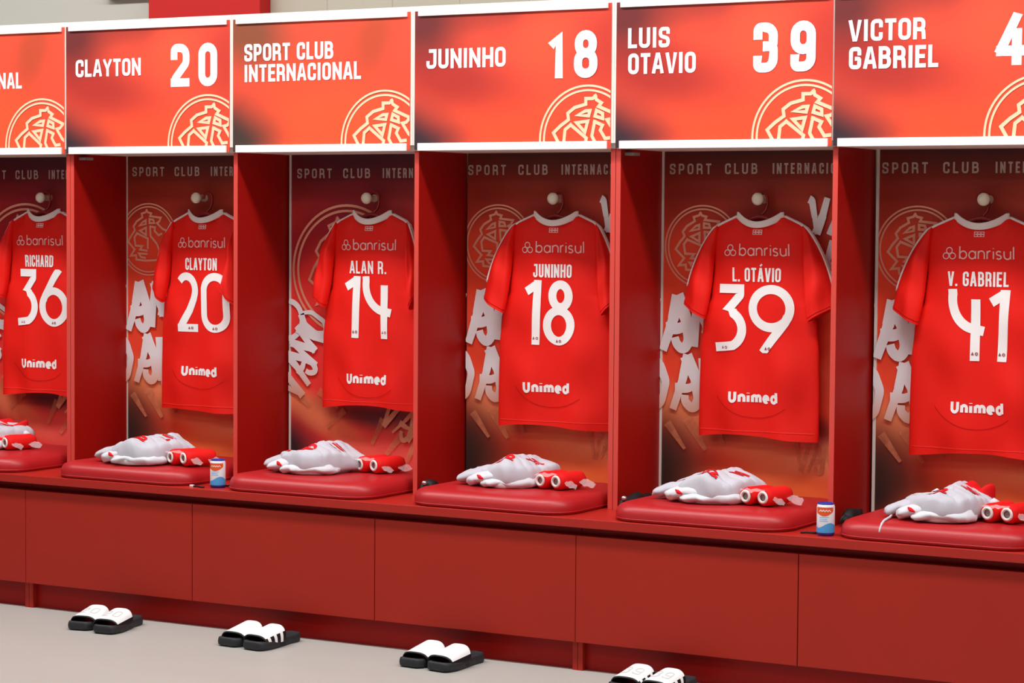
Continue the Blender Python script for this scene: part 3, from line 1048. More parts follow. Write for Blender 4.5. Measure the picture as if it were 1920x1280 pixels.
def jersey(cx, num, name, label, hem=-0.735, twist=0.0, name_w=0.175, num_x=-0.008, wk=1.0, seed=1, num_w=None,
           sl=(1.0, 1.0), sr=(1.0, 1.0), yc=0.276, uni_x=0.0):
    """origin at collar height in the shirt's middle plane; back of the shirt faces -y."""
    rg = random.Random(seed)
    p1, p2, p3 = rg.uniform(0, 6), rg.uniform(0, 6), rg.uniform(0, 6)
    t = thing('jersey', label, 'jersey', (cx, yc, 1.50), (0, 0, math.radians(twist)), 'red jerseys hanging in the bays')

    def ztop(x):
        a = abs(x)
        if a < 0.085:
            return -0.006 + 0.034 * (a / 0.085) ** 2
        return 0.028 - (a - 0.085) * 0.44 - max(0, a - 0.15) * 0.35

    def depth(s, z, tt):
        edge = math.sqrt(max(0.0, 1 - abs(s) ** 2.6))
        Hh = 0.034 - 0.004 * min(1, max(0, -z / 0.7))
        a = abs(s) * 0.168
        top = 1.0
        if tt > 0.90:
            q = (tt - 0.90) / 0.10
            f = math.sqrt(max(0, 1 - q * q))
            if a < 0.085:
                f = max(f, 0.75 * (1 - (a / 0.085) ** 2))
            top = f
        return Hh * edge * top

    def wrinkle(x, z):
        lo = min(1, max(0, (-z - 0.15) / 0.5))
        w = 0.0075 * lo * math.sin(x * 34 + p1 + 2.2 * z)
        w += 0.0045 * math.sin((x * 0.7 + z) * 26 + p2) * math.exp(-((abs(x) - 0.14) / 0.08) ** 2)
        w += 0.0060 * lo * math.sin((x * 0.5 - z) * 21 + p3) * min(1, abs(x) / 0.15)
        w += 0.0065 * noise.noise(Vector((x * 9 + seed, z * 5, seed * 1.7)))
        return w

    ns, nt_ = 56, 72
    for sheet in (-1, 1):
        Pn = []
        for i in range(nt_ + 1):
            tt = i / nt_
            tt = 1 - (1 - tt) ** 1.25
            row = []
            for j in range(ns + 1):
                s = math.sin((2.0 * j / ns - 1) * pi / 2)
                xh = s * 0.168
                hm = hem + 0.006 * math.sin(s * 3 + p1) - 0.006 * s * s
                zt = ztop(xh)
                if sheet == 1 and abs(xh) < 0.085:
                    zt -= 0.05 * (1 - (xh / 0.085) ** 2)
                z = hm + tt * (zt - hm)
                x = s * interp(WTAB, z) * wk
                d = depth(s, z, tt)
                e = math.sqrt(max(0, 1 - s * s))
                y = sheet * d + wrinkle(x, z) * e * (1 if sheet < 0 else 0.6)
                row.append(Vector((x, y, z)))
            Pn.append(row)
        if sheet == -1:
            body = Pn
            bmb = grid_mesh(bmesh.new(), Pn)
            bvh = BVHTree.FromBMesh(bmb)
        else:
            grid_mesh(bmb, Pn)
    bmesh.ops.remove_doubles(bmb, verts=bmb.verts, dist=0.0004)
    bmesh.ops.recalc_face_normals(bmb, faces=bmb.faces)
    obj('body', bmb, JERSEY, t, smooth=True)

    # sleeves
    for sd, (kx, kz) in ((-1, sl), (1, sr)):
        bms = bmesh.new()
        outline = []
        for sheet in (-1, 1):
            Pn = []
            for i in range(25):
                b = i / 24
                row = []
                for j in range(17):
                    a = 0.5 - 0.5 * math.cos(pi * j / 16)
                    # inner line runs down the armhole, outer line over the shoulder and down the arm
                    xi = 0.158 + 0.038 * b ** 2 + 0.004 * math.sin(b * 5)
                    zi = -0.006 - 0.322 * b
                    xo = 0.158 + (0.125 * kx) * (b ** 0.72) + 0.012 * math.sin(pi * b)
                    zo = -0.004 - 0.272 * kz * b - 0.0 * b
                    x = xi + (xo - xi) * a
                    z = zi + (zo - zi) * a
                    hh = (0.012 + 0.022 * min(1, b * 3)) * math.sqrt(max(0, 1 - (2 * a - 1) ** 2))
                    y = sheet * hh - 0.030 * b * (1 - a) ** 1.0 - 0.004
                    y += 0.004 * math.sin(a * 9 + b * 4 + p2) * min(1, 3 * b) * math.sqrt(max(0, 1 - (2 * a - 1) ** 2))
                    if kx < 0:
                        y -= 0.024 * b
                    y += 0.003 * math.sin(b * 14 + a * 3 + p3) * math.sqrt(max(0, 1 - (2 * a - 1) ** 2))
                    row.append(Vector((sd * x * wk, y, z)))
                Pn.append(row)
            grid_mesh(bms, Pn)
            if sheet == -1:
                outline = [r[-1] for r in Pn]
                cuff = [v.copy() for v in Pn[-1]]
                cuff_in = [v.copy() for v in Pn[-2]]
        bmesh.ops.remove_doubles(bms, verts=bms.verts, dist=0.0004)
        bmesh.ops.recalc_face_normals(bms, faces=bms.faces)
        so = obj('sleeve', bms, JERSEY, t, smooth=True)
        bh = bmesh.new()
        pr = [Vector((v.x, v.y - 0.0012, v.z)) for v in cuff]
        tube(bh, [p + (q - p) * 0.75 for p, q in zip(pr, cuff_in)], 0.0011, 5)
        obj('cuff_stitch', bh, JERSEY_SEAM, so)
        # white stripes along the top of the shoulder and arm, seen edge on
        pts = [Vector((sd * x * wk, -0.002, ztop(x) + 0.001)) for x in (0.088, 0.10, 0.115, 0.13, 0.145)]
        pts += [p + Vector((0.001 * sd, -0.003, 0.002)) for p in outline[1:20]]
        bs = bmesh.new()
        for off in (0.0, 0.011):
            tube(bs, [p + Vector((0, off, 0.0)) for p in pts], 0.0042, 6)
        obj('shoulder_stripe', bs, JERSEY_TRIM, t, smooth=True)

    # collar band round the back of the neck
    bc = bmesh.new()
    xs = [-0.088 + 0.176 * k / 32 for k in range(33)]
    line = [(x * wk, ztop(x) + 0.0050) for x in xs]
    ribbon(bc, line, 0.0112, across=4, cap=False)
    for v in bc.verts:
        u = min(1, abs(v.co.x / wk) / 0.086)
        v.co.y = -0.040 * (1 - u * u) * 0.80 - 0.006
    ext = bmesh.ops.extrude_face_region(bc, geom=bc.faces[:])
    for v in [g for g in ext['geom'] if isinstance(g, bmesh.types.BMVert)]:
        v.co.y += 0.003
    bmesh.ops.recalc_face_normals(bc, faces=bc.faces)
    obj('collar', bc, JERSEY_TRIM, t, smooth=True, label='white ribbed collar band')
    # inside of the front neck, seen over the collar
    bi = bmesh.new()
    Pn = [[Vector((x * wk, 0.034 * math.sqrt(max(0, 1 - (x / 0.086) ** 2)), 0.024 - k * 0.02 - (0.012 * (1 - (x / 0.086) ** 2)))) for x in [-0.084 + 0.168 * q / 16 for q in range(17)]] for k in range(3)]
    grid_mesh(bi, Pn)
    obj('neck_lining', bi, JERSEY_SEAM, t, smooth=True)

    # prints
    st = 0.006
    bm = bmesh.new()
    lower_text(bm, 'banrisul', -0.066, -0.1065, 0.040, 0.186, 0.055, step=st)
    lx, lz, rr = -0.099, -0.098, 0.0098
    for ox, oz in ((0, 0.0175), (-0.0112, 0), (0.0112, 0)):
        ribbon(bm, [(lx + ox + rr * math.cos(2 * pi * k / 24), lz + oz + rr * math.sin(2 * pi * k / 24)) for k in range(24)], 0.0016, True)
    obj('sponsor_print', drape(bm, bvh), SPONSOR, t)
    bm = bmesh.new()
    z0, hh = -0.034, 0.015
    for q in ((-0.016, 0.016, z0 + hh, z0 + hh), (-0.016, 0.016, z0, z0)):
        ribbon(bm, [(q[0], q[2]), (q[1], q[3])], 0.0012)
    for x in (-0.0165, -0.006, 0.006, 0.0165):
        ribbon(bm, [(x, z0), (x, z0 + hh)], 0.0013)
    ribbon(bm, [(-0.012, z0 + 0.0075), (0.012, z0 + 0.0075)], 0.0022)
    obj('neck_emblem', drape(bm, bvh), SPONSOR, t)
    bm = text(bmesh.new(), name, -name_w / 2 + 0.0, -0.1965, 0.048, name_w, 0.15, gap=0.11, space=0.22, step=st)
    obj('name_print', drape(bm, bvh), FLOCK, t)
    # number
    H = 0.234
    zb = -0.440
    sizes = [digit_strokes(c)[2] for c in num]
    gapn = 0.045
    tot = (sum(sizes) + gapn) * H
    nw = num_w if num_w else tot
    kx = nw / tot
    x = num_x - nw / 2
    for c, wd in zip(num, sizes):
        strokes, hw, _ = digit_strokes(c)
        bm = bmesh.new()
        for pts, cl in strokes:
            ribbon(bm, [(x + u * H * kx, zb + v * H) for u, v in pts], hw * H, bool(cl), across=4, step=0.007, clampz=(zb, zb + H), cap=False)
        dg = obj('number_print', drape(bm, bvh), FLOCK, t)
        mx = {'3': 0.20, '9': 0.28, '6': 0.34, '1': 0.20, '8': 0.27, '4': 0.43, '2': 0.36, '0': 0.30}[c]
        bm = bmesh.new()
        xa, za = x + mx * H * kx, zb + (0.066 * H if c not in '14' else 0.10 * H)
        ribbon(bm, [(xa - 0.010, za - 0.003), (xa - 0.007, za + 0.004), (xa - 0.004, za - 0.003)], 0.0012, True)
        ribbon(bm, [(xa + 0.006 + 0.004 * math.cos(k * pi / 5), za + 0.004 * math.sin(k * pi / 5)) for k in range(10)], 0.0012, True)
        obj('maker_mark', drape(bm, bvh, 0.0028), MARK, dg)
        x += (wd + gapn) * H * kx
    bm = lower_text(bmesh.new(), 'Unimed', -0.092 + uni_x, -0.610, 0.036, 0.172, 0.142, gap=0.30, step=st)
    obj('lower_sponsor_print', drape(bm, bvh), FLOCK, t)
    # curved tail seam and hem stitch
    bm = bmesh.new()
    arcp = [(0.155 * math.sin(a * pi / 24 - pi / 2) * 1.0, -0.56 - 0.105 * math.cos(a * pi / 24 - pi / 2) ** 1.2 if True else 0) for a in range(25)]
    ribbon(bm, [(max(-.2, min(.2, u)), v) for u, v in arcp[3:19]], 0.0008, step=st)
    obj('tail_seam', drape(bm, bvh), JERSEY_SEAM, t)
    bm = bmesh.new()
    ribbon(bm, [(-0.212 * wk + 0.424 * wk * k / 40, hem + 0.020) for k in range(41)], 0.0009)
    obj('hem_stitch', drape(bm, bvh), JERSEY_LIGHT, t)
    return t


def hanger(cx, label, yc=0.277):
    t = thing('clothes_hanger', label, 'hanger', (cx, yc, 1.50), group='red clothes hangers')
    hz = 1.586 - 1.50
    r = 0.020
    bm = bmesh.new()
    pts = [(-r * 1.0, 0.016, hz - 0.002)]
    for k in range(11):
        a = math.radians(180 - 180 * k / 10)
        pts.append((r * math.cos(a), 0.016, hz + 0.002 + r * math.sin(a)))
    pts += [(r * 1.05, 0.014, hz - 0.020), (r * 0.85, 0.010, hz - 0.038), (0.004, 0.006, hz - 0.052), (0.0, 0.0, hz - 0.062), (0, 0, 0.012)]
    tube(bm, pts, 0.0048, 8)
    obj('hook', bm, HANGER, t, smooth=True)
    bm = bmesh.new()
    tube(bm, [(-0.150, 0, -0.030), (-0.10, 0, -0.004), (-0.05, 0, 0.012), (-0.02, 0, 0.022), (0, 0, 0.026), (0.02, 0, 0.022), (0.05, 0, 0.012), (0.10, 0, -0.004), (0.150, 0, -0.030)],
         [0.005, 0.007, 0.008, 0.009, 0.009, 0.009, 0.008, 0.007, 0.005], 10)
    obj('shoulder_bar', bm, HANGER, t, smooth=True)
    bm = bmesh.new()
    tube(bm, [(-0.150, 0, -0.030), (0, 0, -0.034), (0.150, 0, -0.030)], 0.004, 8)
    obj('lower_bar', bm, HANGER, t, smooth=True)
    return t


JERS = [
    (-0.370, '36', 'RICHARD', 'red jersey with number 36 at the left edge of the photo', dict(hem=-0.720, name_w=0.150, seed=3, num_x=0.010, num_w=0.275, sl=(0.9, 1), sr=(0.45, 1))),
    (0.455, '20', 'CLAYTON', 'red jersey with number 20 under the matching sign', dict(hem=-0.750, name_w=0.160, seed=5, num_w=0.275, num_x=0.002, sl=(0.80, .95), sr=(-0.50, 0.95), twist=-2)),
    (1.235, '14', 'ALAN R.', 'red jersey with number 14 in the bay under the plain club name sign', dict(hem=-0.700, name_w=0.165, seed=7, num_w=0.215, num_x=0.005, sl=(0.85, 1.0), sr=(0.40, 1.0))),
    (2.022, '18', 'JUNINHO', 'red jersey with number 18 under the matching sign', dict(hem=-0.735, name_w=0.150, seed=9, num_w=0.196, num_x=-0.010, twist=5, sr=(0.7, 1.0), uni_x=-0.015)),
    (2.820, '39', 'L. OTÁVIO', 'red jersey with number 39 under the matching sign', dict(hem=-0.730, name_w=0.178, seed=11, num_w=0.303, num_x=-0.013)),
    (3.604, '41', 'V. GABRIEL', 'red jersey with number 41 at the right edge of the photo', dict(hem=-0.750, name_w=0.204, seed=13, num_w=0.207, num_x=0.004, wk=1.06, uni_x=0.01)),
]
HOOKX = [-0.386, 0.41, 1.21, 2.01, 2.81, 3.61]
for (cx, num, nm, lab, kw), hx in zip(JERS, HOOKX):
    jersey(cx, num, nm, lab, **kw)
    hanger(cx - 0.004, 'dark red hanger carrying the jersey with number ' + num)


# ------------------------------------------------------------------ folded kit on the cushions
def pillow(bm, outline, z0, hfun, seed, rough=0.006, crease=0.0, cdir=(1, 0.5), n=110):
    """cloth layer: closed lump with a rounded rim; hfun(x, y) is the height over z0, creases run along cdir."""
    O = resample(rnd(outline, 0.05, True, 5), 0.003, True)
    step = len(O) / n
    O = [O[int(k * step)] for k in range(n)]
    cx = sum(p.x for p in O) / n
    cy = sum(p.y for p in O) / n
    loops = []
    prof = [(0.965, 0.0), (1.0, 0.2), (1.0, 0.5), (0.985, 0.75), (0.96, 0.9), (0.92, 0.98)] + [(0.86 - 0.07 * k, 1.0) for k in range(12)] + [(0.03, 1.0)]
    pd = Vector((-cdir[1], cdir[0])).normalized()
    for k, hk in prof:
        ring = []
        for p in O:
            x, y = cx + (p.x - cx) * k, cy + (p.y - cy) * k
            nz = noise.noise(Vector((x * 13 + seed, y * 13, seed * 0.7))) * rough + noise.noise(Vector((x * 30 + seed, y * 30, seed * 1.9))) * rough * 0.45
            if crease:
                w = x * pd.x + y * pd.y
                a = w * 75 + 2.2 * noise.noise(Vector((x * 9, y * 9, seed * 3.1))) + seed
                nz -= crease * (1 - abs(math.sin(a))) ** 3 * (0.4 + 0.6 * noise.noise(Vector((x * 7 + 3, y * 7, seed))) + 0.3)
            nx = noise.noise(Vector((x * 22, y * 22 + seed, hk * 3))) * rough * 0.7
            z = z0 + hfun(x, y) * hk + (nz if hk > 0.5 else nz * hk)
            ring.append(bm.verts.new((x + nx, y + nx * 0.5, max(z, z0))))
        loops.append(ring)
    for A, B in zip(loops, loops[1:]):
        for q in range(n):
            bm.faces.new((A[q], A[(q + 1) % n], B[(q + 1) % n], B[q]))
    bm.faces.new(loops[-1])
    bm.faces.new(list(reversed(loops[0])))
    return bm


def lobe(bm, pts, rad, flat, seed, n=20):
    """a rolled or folded end of cloth: tapering flattened tube with soft wrinkles, resting on z=0."""
    C = []
    for k in range(17):
        u = k / 16 * (len(pts) - 1)
        q = min(int(u), len(pts) - 2)
        C.append(Vector(pts[q]).lerp(Vector(pts[q + 1]), u - q))
    rs = []
    for k in range(17):
        u = k / 16
        e = math.sqrt(max(0.0, 1 - max(0, (u - 0.86) / 0.14) ** 2)) if u > 0.86 else (0.35 + 0.65 * math.sin(pi / 2 * u / 0.2) if u < 0.2 else 1)
        rs.append((rad[0] + (rad[1] - rad[0]) * u) * max(e, 0.06))
    start = len(bm.verts)
    tube(bm, C, rs, n)
    bm.verts.ensure_lookup_table()
    for v in list(bm.verts)[start:]:
        c = min(C, key=lambda p: (p - v.co).length)
        v.co.z = c.z + (v.co.z - c.z) * flat
        v.co += Vector((1, 1, 0.8)) * (0.009 * noise.noise(Vector((v.co.x * 22 + seed, v.co.y * 34, v.co.z * 30))) + 0.004 * noise.noise(Vector((v.co.x * 55, v.co.y * 70 + seed, v.co.z * 60))))
        v.co.z = max(v.co.z, 0.0)
    return bm


CUSH_TOP = BENCH + 0.0635


def drape_down(bm, bvh, eps=0.0022):
    """ribbons drawn in xz become prints lying on the cloth (x, y)."""
    for v in bm.verts:
        x, y, l = v.co.x, v.co.z, -v.co.y
        hit = bvh.ray_cast(Vector((x, y, 1.0)), Vector((0, 0, -1)))
        v.co = Vector((x, y, (hit[0].z if hit[0] is not None else 0.05) + eps + l))
    return bm


def kit(cx, cy, label, seed, rot=0.0, num='2', flip=1, red_top=False, drawstring=False, tall=1.0, wide=1.0, sx=1.0):
    rg = random.Random(seed)
    t = thing('folded_shorts', label, 'folded shorts', (cx, cy, CUSH_TOP), (0, 0, math.radians(rot)), 'folded white kit on the cushions')
    t.scale = (sx, 1, 1)
    j = lambda s=0.012: rg.uniform(-s, s)
    # lower folds and rolled leg ends showing in front and at the left
    bm = pillow(bmesh.new(), [(-0.115 + j(), -0.105 + j()), (0.02, -0.135 + j()), (0.115 + j(), -0.100), (0.14, 0.08), (-0.02, 0.11), (-0.12, 0.05)], 0, lambda x, y: 0.034 * tall, seed + 2, 0.006, 0.006)
    obj('lower_fold', bm, CLOTH, t, smooth=True)
    bm = lobe(bmesh.new(), [(0.03, 0.0, 0.048), (-0.09, -0.030 + j(), 0.046), (-0.17, -0.052 + j(), 0.030), (-0.222 * wide, -0.062 + j(), 0.015)], (0.060, 0.034), 0.46, seed, 28)
    obj('leg_end', bm, CLOTH_GREY, t, smooth=True)
    bm = lobe(bmesh.new(), [(0.06, -0.055, 0.034), (-0.04, -0.080 + j(), 0.036), (-0.11, -0.098 + j(), 0.026), (-0.152 * wide, -0.104, 0.016)], (0.052, 0.030), 0.50, seed + 3, 28)
    obj('leg_end', bm, CLOTH, t, smooth=True)
    bm = lobe(bmesh.new(), [(0.15, -0.040, 0.016), (0.07, -0.088 + j(0.006), 0.020), (-0.02, -0.112 + j(0.006), 0.020), (-0.082, -0.118, 0.013)], (0.048, 0.026), 0.46, seed + 6, 26)
    obj('rolled_hem', bm, CLOTH, t, smooth=True)

    # top sheet: a ridge near the middle falling to both sides
    def hf(x, y):
        xr = x - 0.015
        a = 0.100 - (0.30 * -xr if xr < 0 else 0.27 * xr)
        a -= 0.18 * max(0, -y - 0.03) + 0.10 * max(0, y - 0.05)
        a += 0.006 * math.sin(x * 28 + y * 20 + seed)
        return max(0.018, a) * tall
    bm = pillow(bmesh.new(), [(-0.160 * wide + j(), -0.060 + j()), (-0.10, -0.098 + j(0.008)), (-0.01 + j(), -0.128), (0.05, -0.140 + j(0.008)), (0.115, -0.100), (0.160, 0.01), (0.195 + j(), 0.12), (0.03, 0.16), (-0.10, 0.12), (-0.185, 0.03)], 0.012, hf, seed + 9, 0.007, 0.011, (1, -0.45 + rg.uniform(-0.2, 0.2)))
    bvh = BVHTree.FromBMesh(bm)
    top = obj('top_layer', bm, CLOTH_GREY, t, smooth=True)
    # red prints on the top sheet: number, patch and small logo
    bm = bmesh.new()
    nx, ny = 0.005 + j(), -0.065
    P2 = arc(nx, ny + 0.008, 0.030, 0.014, 150, -20, 10) + [(nx + 0.018, ny - 0.006), (nx - 0.028, ny - 0.020), (nx + 0.036, ny - 0.016)]
    ribbon(bm, P2, 0.0066, step=0.004, across=2)
    obj('number_print', drape_down(bm, bvh), CLOTH_RED, top)
    bm = bmesh.new()
    for k in range(3):
        ribbon(bm, [(0.052 + 0.004 * k, 0.020 + 0.016 * k), (0.110 + 0.003 * k, 0.012 + 0.016 * k)], 0.0045, step=0.006)
    obj('emblem_print', drape_down(bm, bvh), CLOTH_RED, top)
    bm = bmesh.new()
    ribbon(bm, [(-0.075, -0.020), (-0.045, -0.026), (-0.012, -0.020)], 0.0042, step=0.006)
    ribbon(bm, [(-0.13, -0.035), (-0.105, -0.040)], 0.0042, step=0.006)
    obj('sponsor_print', drape_down(bm, bvh), CLOTH_RED, top)
    bm = bmesh.new()
    tube(bm, [(-0.098, -0.122, 0.040), (-0.082, -0.134, 0.036), (-0.062, -0.138, 0.030)], [0.003, 0.007, 0.003], 10)
    obj('inner_lining', bm, CLOTH_RED, t, smooth=True, label='red inner lining')
    if red_top:
        bm = pillow(bmesh.new(), [(-0.06, 0.09), (0.05, 0.08), (0.13, 0.07), (0.15, 0.14), (0.02, 0.18), (-0.06, 0.15)], 0.04, lambda x, y: 0.052 + 0.01 * math.sin(x * 60), seed + 20)
        obj('red_fold', bm, CLOTH_RED, t, smooth=True)
        for x, y, z in ((-0.075, 0.07, 0.066), (0.172, 0.055, 0.050)):
            bm = bmesh.new()
            tube(bm, [(x - 0.02, y, z), (x, y - 0.004, z + 0.004), (x + 0.018, y - 0.002, z)], [0.010, 0.015, 0.010], 10)
            obj('white_fold', bm, CLOTH, t, smooth=True)
    if drawstring:
        bm = bmesh.new()
        pts = [(-0.185, -0.075, 0.014), (-0.182, -0.105, 0.004), (-0.180, -0.135, 0.001), (-0.178, -0.160, -0.002), (-0.176, -0.180, -0.009), (-0.175, -0.194, -0.022), (-0.175, -0.200, -0.034)]
        tube(bm, pts, 0.0042, 8)
        obj('drawstring', bm, CLOTH, t, smooth=True)
    return t


def socks(cx, cy, label, seed, rot=-14):
    rg = random.Random(seed)
    t = thing('rolled_socks', label, 'socks', (cx, cy, CUSH_TOP), (0, 0, math.radians(rot)), 'pairs of rolled red socks')
    for k, (ox, oy) in enumerate(((-0.031, -0.008), (0.031, 0.006))):
        L = 0.135
        mt = Matrix.Translation((ox, oy, 0.0305)) @ Matrix.Rotation(math.radians(rg.uniform(-6, 6)), 4, 'Z') @ Matrix.Rotation(-pi / 2, 4, 'X')
        bm = bmesh.new()
        lathe(bm, [(0.014, 0.012), (0.016, 0.002), (0.022, -0.002), (0.0285, 0.006), (0.0305, 0.02), (0.030, 0.05), (0.0305, 0.08), (0.030, L - 0.025), (0.025, L - 0.008), (0.012, L), (0.002, L + 0.001)], 26, mt)
        for v in bm.verts:
            v.co += Vector((1, 0.3, 1)) * 0.0022 * noise.noise(v.co * 55 + Vector((seed, k, 0)))
            v.co.z = max(v.co.z, 0.0005)
        s = obj('sock_roll', bm, SOCK, t, smooth=True)
        bm = bmesh.new()
        tor = [(0.0165 * math.cos(2 * pi * q / 20), 0.0165 * math.sin(2 * pi * q / 20), -0.0015) for q in range(20)]
        tube(bm, [mt @ Vector(q) for q in tor], 0.0048, 8, closed=True)
        obj('cuff_ring', bm, SOCK_WHITE, s, smooth=True, label='white rolled sock cuff')
        bm = bmesh.new()
        lathe(bm, [(0.0125, 0.004), (0.006, 0.003), (0.001, 0.004)], 16, mt, caps=False)
        obj('cuff_inside', bm, GREY_MET, s, smooth=True, label='grey inside of the roll')
    # clear bag: crumpled neck behind the rolls and a wrinkled front lip
    for (x0, y0, z0, x1, y1, z1, wd) in ((0.055, 0.10, 0.03, 0.10, 0.125, 0.012, 0.020), (0.062, 0.02, 0.03, 0.085, 0.05, 0.01, 0.016), (-0.04, -0.026, 0.052, 0.05, -0.012, 0.056, 0.010)):
        bm = bmesh.new()
        Pn = []
        for i in range(9):
            u = i / 8
            row = []
            for q in range(6):
                v = q / 5 - 0.5
                p = Vector((x0 + (x1 - x0) * u, y0 + (y1 - y0) * u, z0 + (z1 - z0) * u)) + Vector((-0.3, 0.9, 0.4)) * v * wd * 2 * (0.5 + 0.6 * math.sin(u * 3))
                p.z = max(0.001, p.z + 0.006 * noise.noise(p * 70 + Vector((seed, 0, 0))))
                row.append(p)
            Pn.append(row)
        grid_mesh(bm, Pn)
        obj('plastic_bag', bm, FILM, t, smooth=True, label='crumpled clear plastic bag')
    return t


KITS = [
    (-0.445, -0.020, 'folded white shorts with a red fold on the cushion under jersey 36', 2, 10, dict(red_top=True, wide=.8)),
    (0.468, -0.110, 'folded white shorts on the cushion under jersey 20, beside the left can', 4, 0, dict(tall=0.95, sx=0.87)),
    (1.195, -0.035, 'folded white shorts on the cushion under jersey 14', 6, -4, dict(tall=0.96, sx=0.88)),
    (2.013, -0.010, 'folded white shorts on the cushion under jersey 18', 8, 4, dict(tall=0.93, sx=0.82)),
    (2.803, -0.040, 'folded white shorts on the cushion under jersey 39', 10, 0, dict(tall=0.93, sx=0.88)),
    (3.622, -0.080, 'folded white shorts with a hanging white drawstring under jersey 41', 12, -3, dict(red_top=True, drawstring=True, tall=0.93, sx=0.80)),
]
for cx, cy, lab, sd, rot, kw in KITS:
    kit(cx, cy, lab, sd, rot, **kw)
SOCKS = [(-0.300, -0.075, 36), (0.655, -0.165, 20), (1.388, 0.010, 14), (2.195, -0.085, 18), (2.985, -0.125, 39), (3.800, -0.120, 41)]
for k, (sx, sy, n) in enumerate(SOCKS):
    socks(sx, sy, 'pair of rolled red socks with white cuffs on the cushion under jersey %d' % n, 30 + k, -16)


# ------------------------------------------------------------------ cans
def can(cx, cy, label, rot):
    t = thing('drink_can', label, 'can', (cx, cy, BENCH), (0, 0, math.radians(rot)), 'small printed cans on the bench')
    r, h = 0.0285, 0.104
    bm = lathe(bmesh.new(), [(0.023, 0.0), (0.0265, 0.003), (r, 0.008), (r, 0.092), (0.0265, 0.098), (0.0250, 0.100)], 40)
    obj('can_body', bm, CAN_WHITE, t, smooth=True)
    bm = lathe(bmesh.new(), [(0.0250, 0.0985), (0.0262, 0.1005), (0.0262, 0.103), (0.0248, 0.104), (0.0235, 0.1015), (0.004, 0.1015)], 40)
    obj('top_rim', bm, CAN_DARK, t, smooth=True)
    bm = lathe(bmesh.new(), [(0.0234, -0.0002), (0.0268, 0.0027), (r + 0.0004, 0.0078), (r + 0.0004, 0.0105)], 40, caps=False)
    obj('bottom_rim', bm, CAN_DARK, t, smooth=True)

    def wrap(fa, fb, a0, a1, rr, n=36):
        b2 = bmesh.new()
        Pn = [[], []]
        for k in range(n + 1):
            a = a0 + (a1 - a0) * k / n
            for q, f in enumerate((fa, fb)):
                Pn[q].append(Vector((rr * math.sin(a), -rr * math.cos(a), f(a))))
        return grid_mesh(b2, Pn)
    blue = wrap(lambda a: 0.0105, lambda a: 0.034 + 0.008 * math.sin(a * 2.2 + 0.4), -pi, pi, r + 0.0005, 60)
    obj('blue_label', blue, CAN_BLUE, t, smooth=True)
    org = wrap(lambda a: 0.074 - 0.010 * math.cos(a * 1.7) + 0.004 * a, lambda a: 0.0915, -1.15, 0.95, r + 0.0006)
    obj('orange_label', org, CAN_ORANGE, t, smooth=True)
    bm = bmesh.new()
    ribbon(bm, [(-0.020 + 0.0045 * k, 0.0805 + (0.0025 if k % 2 else -0.0018)) for k in range(9)], 0.0012)
    for v in bm.verts:
        a = v.co.x / r
        v.co = Vector(((r + 0.0011) * math.sin(a), -(r + 0.0011) * math.cos(a), v.co.z))
    obj('wordmark', bm, CAN_WHITE, t)
    bm = bmesh.new()
    for z, x1 in ((0.060, 0.010), (0.054, 0.004), (0.048, 0.007)):
        ribbon(bm, [(-0.020 + (x1 + 0.020) * k / 6, z) for k in range(7)], 0.0007)
    for v in bm.verts:
        a = v.co.x / r
        v.co = Vector(((r + 0.0009) * math.sin(a), -(r + 0.0009) * math.cos(a), v.co.z))
    obj('small_print', bm, CAN_BLUE, t)
    return t


can(0.872, -0.205, 'blue and white can with orange top label beside the cushion under jersey 20', 24)
can(3.272, -0.220, 'blue and white can with orange top label beside the cushion under jersey 39', 20)


# ------------------------------------------------------------------ small black things
def pouch(cx, cy, label, L, rot, seed, white=True):
    t = thing('drawstring_pouch', label, 'pouch', (cx, cy, BENCH), (0, 0, math.radians(rot)), 'black pouches tucked beside cushions')
    bm = bmesh.new()
    pts = [(0, L * (k / 10 - 0.5), 0.026 + 0.006 * math.sin(k * 1.3 + seed)) for k in range(11)]
    tube(bm, pts, [0.010 + 0.016 * math.sin(pi * (k + 0.5) / 11) for k in range(11)], 14)
    for v in bm.verts:
        v.co += Vector((1, 1, 1)) * 0.006 * noise.noise(v.co * 45 + Vector((seed, 0, 0)))
        v.co.z = max(0.001, v.co.z)
    obj('pouch_body', bm, BLACK_CLOTH, t, smooth=True)
    bm = bmesh.new()
    tube(bm, [(0.006, -L / 2 - 0.004, 0.040), (-0.008, -L / 2 - 0.010, 0.022), (0.004, -L / 2 - 0.008, 0.006)], 0.003, 8)
    obj('cord', bm, BLACK_CLOTH, t, smooth=True)
    if white:
        bm = bmesh.new()
        lathe(bm, [(0.002, 0.0), (0.008, 0.002), (0.010, 0.008), (0.008, 0.014), (0.002, 0.016)], 14, Matrix.Translation((0.006, -L / 2 + 0.004, 0.040)))
        obj('toggle', bm, STEEL, t, smooth=True)
    return t


pouch(1.650, 0.020, 'black pouch at the left of the cushion under jersey 18', 0.10, 0, 1)
pouch(2.462, 0.060, 'long black pouch at the left of the cushion under jersey 39', 0.22, 0, 2)
pouch(3.250, 0.060, 'black pouch behind the right can, by the cushion under jersey 41', 0.14, 0, 3, white=False)
pouch(0.075, 0.200, 'black pouch at the back left of the cushion under jersey 20', 0.12, 0, 4, white=False)


